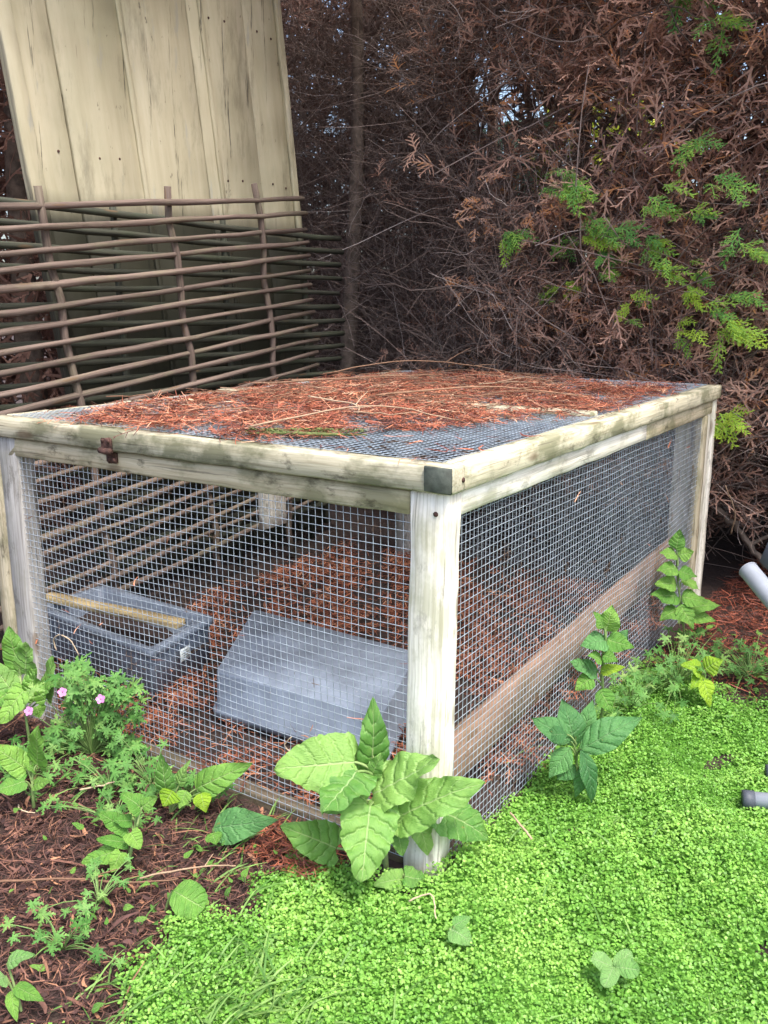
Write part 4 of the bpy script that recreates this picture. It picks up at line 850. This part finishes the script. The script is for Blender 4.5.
leafy('trailing_weed', (-.478, -.28, 0), [(-0.462, -0.252, 0.107, -0.488, -0.269, 0.138, 0.038), (-0.459, -0.25, 0.111, -0.438, -0.236, 0.13, 0.024), (-0.485, -0.267, 0.068, -0.516, -0.299, 0.105, 0.035), (-0.463, -0.277, 0.073, -0.434, -0.282, 0.055, 0.031), (-0.485, -0.291, 0.038, -0.522, -0.339, 0.028, 0.035), (-0.471, -0.294, 0.041, -0.471, -0.318, 0.016, 0.028), (-0.478, -0.275, 0.047, -0.505, -0.316, 0.068, 0.025), (-0.478, -0.263, 0.084, -0.496, -0.286, 0.09, 0.025)],
      'straggling weed with several small leaves on the mulch, left of the ground cover', 'leaf_mid', shape='cordate', top=(-.462, -.255, .11))
leafy('oval_leaved_weed', (-.404, -.14, 0), [(-0.403, -0.14, 0.029, -0.285, -0.10, 0.065, 0.062), (-0.396, -0.15, 0.027, -0.376, -0.16, 0.016, 0.033)],
      'two dark oval leaves lying on the mulch near the base board', 'leaf_mid', mats=('leaf_dark', 'leaf_mid'))
leafy('round_leaved_seedling', (-.335, -.322, 0), [(-0.314, -0.322, 0.047, -0.259, -0.31, 0.030, 0.058)], 'single flat round leaf on the edge of the ground cover', 'leaf_mid', shape='round', droop=.05)
leafy('pale_leaved_seedling', (.11, -.136, .0), [(0.095, -0.146, 0.038, 0.137, -0.142, 0.026, 0.034), (0.1, -0.143, 0.042, 0.118, -0.119, 0.052, 0.021)], 'pale folded leaf pair rising from the ground cover below the large weed', 'leaf_pale', droop=.3)
leafy('pale_leaved_seedling', (.329, -.077, .0), [(0.328, -0.077, 0.03, 0.301, -0.096, 0.046, 0.026), (0.328, -0.077, 0.03, 0.329, -0.113, 0.026, 0.026), (0.33, -0.077, 0.03, 0.343, -0.044, 0.040, 0.023), (0.331, -0.076, 0.03, 0.363, -0.067, 0.034, 0.026)], 'tiny pale four leaved rosette alone in the ground cover', 'leaf_pale', shape='round')
leafy('pale_leaved_weed', (-.348, -.579, 0), [(-0.358, -0.586, 0.078, -0.327, -0.565, 0.094, 0.025), (-0.352, -0.582, 0.041, -0.302, -0.573, 0.035, 0.022), (-0.362, -0.588, 0.057, -0.362, -0.612, 0.059, 0.03), (-0.357, -0.585, 0.033, -0.327, -0.601, 0.011, 0.019)], 'blue green weed in the bottom left corner on the mulch', 'leaf_pale', mats=('leaf_pale', 'leaf_mid'))

# ---- herb with divided leaves and pink flowers
def divided_leaf(mb, ctr, r, nrm):
    nrm = unit(np.array(nrm, float)); a = unit(np.cross(nrm, rng.normal(size=3))); b = np.cross(nrm, a)
    n = 5; th = np.linspace(-2.1, 2.1, n) + rng.normal(size=n) * .1; A = np.cos(th)[:, None] * a + np.sin(th)[:, None] * b
    O = np.repeat(np.array(ctr)[None], n, 0)
    sprays(mb, O, A, np.repeat(nrm[None], n, 0), np.full(n, r) * (1 - .15 * np.abs(th)), 5, .75, .5, r * .085, np.clip(rng.normal(.5, .2) + np.zeros(n), 0, 1), droop=.25)
M['herb'] = flake('divided_herb_leaf', [(0, (.05, .16, .03)), (.6, (.13, .30, .07)), (1, (.28, .42, .12))], rough=.5, trans=.3)
def herb(name, base, spots, r, label, flowers=(), cat='plant'):
    t = empty(name, base); tag(t, label, cat); mb = MB(); ml = MB(); b = np.array(base, float)
    for s in spots:
        s = np.array(s, float); u = np.linspace(0, 1, 6)[:, None]; P = b + (s - b) * u + np.array([0, 0, .012]) * np.sin(u * 3.14); tubes(mb, P[None], np.linspace(.0011, .0007, 6)[None], 5, rng.uniform(0, .4)); divided_leaf(ml, s, r * rng.uniform(.75, 1.25), np.array([.45, -.6, .9]) + rng.normal(size=3) * .3)
    for s in flowers:
        s = np.array(s, float); u = np.linspace(0, 1, 6)[:, None]; P = b + (s - b) * u; tubes(mb, P[None], .0009, 5, .2)
    mb.build('stem', M['stem'], t); ml.build('foliage', M['herb'], t)
    for s in flowers:
        fl = MB(); nrm = unit(np.array([.5, -.8, .6])); a = unit(np.cross(nrm, [0, 0, 1.])); bb = np.cross(nrm, a)
        for q in range(5):
            d = math.cos(q * 1.2566) * a + math.sin(q * 1.2566) * bb; leaf_mesh(fl, np.array(s) + d * .0012, np.array(s) + d * .0105 + nrm * .002, .0085, 'round', 0, .1, nrm, 0, 0, 6, 4)
        fl.build('flower', M['pink'], t, True)
sp = []
for _ in range(110):
    q = rng.random(); sp.append((-.935 + .19 * q + rng.normal() * .015, min(-.012, -.085 + .08 * q + rng.normal() * .025), .015 + .20 * rng.random() * (1 - .3 * abs(q - .5))))
herb('pink_flowered_herb', (-.855, -.05, 0), sp, .028, 'feathery herb with three small pink flowers against the left of the front mesh', ((-.862, -.105, .168), (-.782, -.072, .160), (-.926, -.145, .124)))
sp = [(-.64 + rng.normal() * .06, -.08 + rng.normal() * .03, .02 + .06 * rng.random()) for _ in range(26)]; sp = [(a, min(b_, -.015), c) for a, b_, c in sp]
herb('feathery_weed', (-.64, -.07, 0), sp, .020, 'low feathery weed on the mulch between the pink flowered herb and oval leaved weed')
sp = [(-.90 + rng.normal() * .05, -.20 + rng.normal() * .04, .012 + .05 * rng.random()) for _ in range(45)]
herb('feathery_weed', (-.90, -.20, 0), sp, .020, 'dense feathery weed under the tall clump of rounded green leaves')
sp = [(-.44 + rng.normal() * .03, -.37 + rng.normal() * .04, .010 + .03 * rng.random()) for _ in range(18)]
herb('feathery_weed', (-.44, -.37, 0), sp, .014, 'thin feathery seedlings below the straggling weed on the mulch')
sp = [(-.60 + rng.normal() * .05, -.20 + rng.normal() * .035, .012 + .03 * rng.random()) for _ in range(20)]
herb('feathery_weed', (-.60, -.20, 0), sp, .016, 'sparse feathery seedlings on open mulch in front of the low oval leaved weed')
sp = [(.12 + rng.normal() * .05, 1.02 + rng.normal() * .13, .02 + .10 * rng.random()) for _ in range(60)]; sp = [(max(a, .03), b_, c) for a, b_, c in sp]
herb('tangled_weed', (.12, 1.02, 0), sp, .020, 'dark tangle of feathery weeds between the two leafy sprigs')
sp = [(.07 + rng.normal() * .03, .80 + rng.normal() * .09, .015 + .07 * rng.random()) for _ in range(40)]; sp = [(max(a, .02), b_, c) for a, b_, c in sp]
herb('tangled_weed', (.07, .80, 0), sp, .017, 'low patch of feathery weeds at the foot of the nearer leafy sprig')
sp = [(.27 + rng.normal() * .07, 1.18 + rng.normal() * .07, .015 + .06 * rng.random()) for _ in range(55)]
herb('tangled_weed', (.27, 1.18, 0), sp, .017, 'loose weeds where the ground cover meets the needles, below the grey chair arm')
for (cx, cy, nn, lab) in ((-.70, -.13, 30, 'feathery weed in front of the pink flowered herb, nearest its base'), (-.52, -.06, 24, 'feathery weed against the mesh behind the low oval leaved weed'), (-.40, -.47, 16, 'sparse feathery weed beside the bottom left blue green plant')):
    sp = [(cx + rng.normal() * .045, min(cy + rng.normal() * .025, -.014), .012 + .05 * rng.random()) for _ in range(nn)]
    herb('feathery_weed', (cx, cy, 0), sp, .017, lab)
# small mixed weeds round the edge of the ground cover
def small_weeds():
    mb = MB(); N = 340
    x = np.concatenate([rng.uniform(.02, .42, 260), rng.uniform(-.42, -.26, 60), rng.uniform(-.8, -.3, 20)]); y = np.concatenate([rng.uniform(.85, 1.45, 260), rng.uniform(-.55, -.08, 60), rng.uniform(-.45, -.1, 20)])
    for i in range(N):
        B = np.array([x[i], y[i], gh(x[i], y[i]) + .01 + .03 * rng.random()]); d = unit(np.array([rng.normal(), rng.normal(), .5])); L = rng.uniform(.010, .028)
        leaf_mesh(mb, B, B + d * L, L * .55, 'ovate', .3, .2, (0, 0, 1), .05, 0, 6, 4)
    o = mb.build('small_weeds', M['leaf_mid'], smooth=True); tag(o, 'scattered small weed leaves along the ground cover edge', 'weeds', kind='stuff')
small_weeds()
def grass():
    mb = MB(); n = 680
    x = np.concatenate([rng.normal(-.12, .10, 400), rng.uniform(-.9, -.3, 120), rng.uniform(-.3, .9, 110), rng.uniform(.0, .3, 50)]); y = np.concatenate([rng.normal(-.44, .09, 400), rng.uniform(-.25, -.02, 120), rng.uniform(-.6, .5, 110), rng.uniform(.9, 1.3, 50)])
    th = rng.normal(.9, .9, n); L = rng.uniform(.04, .11, n); u = np.linspace(0, 1, 5); hgt = rng.uniform(.3, .9, n)
    P = np.stack([x[:, None] + np.cos(th)[:, None] * L[:, None] * u * .8, y[:, None] + np.sin(th)[:, None] * L[:, None] * u * .8, (gh(x, y) + .006)[:, None] + L[:, None] * hgt[:, None] * (u - .55 * u ** 2)], -1)
    ribbons(mb, P, np.array([[.0013, .0016, .0014, .001, .0002]]), unit(np.stack([rng.normal(size=n) * .4, rng.normal(size=n) * .4, np.ones(n)], -1)), rng.random(n))
    o = mb.build('grass', M['blade']); tag(o, 'thin grass blades growing through the ground cover', 'grass', kind='stuff')
grass()
# fallen twigs on the mulch
G = 'fallen twigs on the mulch'
dry_twig([(-.62, -.44, .012), (-.52, -.38, .022), (-.43, -.33, .020), (-.36, -.27, .018)], .0022, .0012, 'longest reddish twig slanting across the mulch at lower left', [(6, (.5, .6, .2), .06)], .2, group=G)
dry_twig([(-.42, -.30, .014), (-.36, -.235, .020), (-.30, -.19, .020)], .0019, .0011, 'straw coloured twig just left of the round leaf', [(8, (-.2, .9, .3), .03)], .7, group=G)
dry_twig([(-.74, -.17, .012), (-.70, -.14, .022), (-.67, -.11, .03)], .0022, .0012, 'pale bent stalk in the mulch near the feathery herb', [], 1.0, group=G)
dry_twig([(-.80, -.27, .010), (-.77, -.285, .016), (-.74, -.275, .014)], .0016, .0010, 'short white stalk at the foot of the small rounded leaves', [], 1.0, group=G)
dry_twig([(-.62, -.05, .01), (-.615, -.10, .028), (-.60, -.14, .014)], .0024, .0014, 'brown twig below the feathery weed by the front mesh', [], .3, group=G)
dry_twig([(.005, -.118, .03), (.035, -.10, .044), (.06, -.125, .026)], .0016, .0010, 'pale dead leaf stalk below the large weed by the corner post', [], 1.0)
dry_twig([(.045, .175, .05), (.075, .16, .04), (.10, .15, .028)], .0018, .0022, 'short straw coloured stalk leaning at the foot of the right mesh', [], .8)
dry_twig([(.06, 1.85, .22), (.075, 1.80, .30), (.05, 1.74, .40)], .0030, .0016, 'bent tan twig hanging beside the far right corner post', [], .7)
dry_twig([(-.02, 1.95, .28), (.06, 1.98, .20), (.16, 1.95, .10)], .012, .010, 'thick dead branch slanting to the ground right of the cage', [(9, (.6, .0, .5), .10)], .1, 'bark')

# ================================================================== GARDEN CHAIR AT THE RIGHT EDGE
ch = empty('garden_chair', (.62, .75, 0)); tag(ch, 'light grey tubular garden chair with dark rubber feet at right edge of the ground cover', 'garden chair')
def tube(name, pts, r, m, parent, cap=True):
    mb = MB(); pts = np.array(pts, float); tubes(mb, pts[None], r, 14, .5, cap); return mb.build(name, m, parent, True)
l1 = tube('leg', [(.398, .528, .0142), (.60, .60, .02), (.85, .69, .03)], .0165, M['tubewhite'], ch)
tube('rubber_foot', [(.384, .5225, .0140), (.392, .5255, .0142), (.404, .530, .0145)], .0180, M['rubber'], l1)
l2 = tube('leg', [(.418, .658, .0142), (.62, .73, .02), (.87, .82, .03)], .0165, M['tubewhite'], ch)
tube('rubber_foot', [(.404, .653, .0140), (.412, .656, .0142), (.424, .660, .0145)], .0180, M['rubber'], l2)
AR0, AR1 = np.array([.236, 1.20, .288]), np.array([.46, .98, .155])
mb = MB(); u = np.linspace(0, 1, 8)[:, None]; Pp = AR0 + (AR1 - AR0) * u
tubes(mb, Pp[None], .025, 20, .5); tubes(mb, Pp[::-1][None], .0225, 20, .5)
tubes(mb, np.stack([AR0, AR0 + (AR1 - AR0) * .012])[None], .0262, 20, .5); mb.build('hollow_arm_tube', M['tubewhite'], ch, True)
mb = MB(); s0, s1 = np.array([.262, 1.285, .33]), np.array([.50, 1.06, .20])
board(mb, s0, s1, .018, .085, (0, 0, 1), .5, .004); mb.build('sling', M['sling'], ch)
tube('frame', [AR1, (.60, .90, .12), (.85, .82, .05), (.85, .69, .03)], .0175, M['tubewhite'], ch)
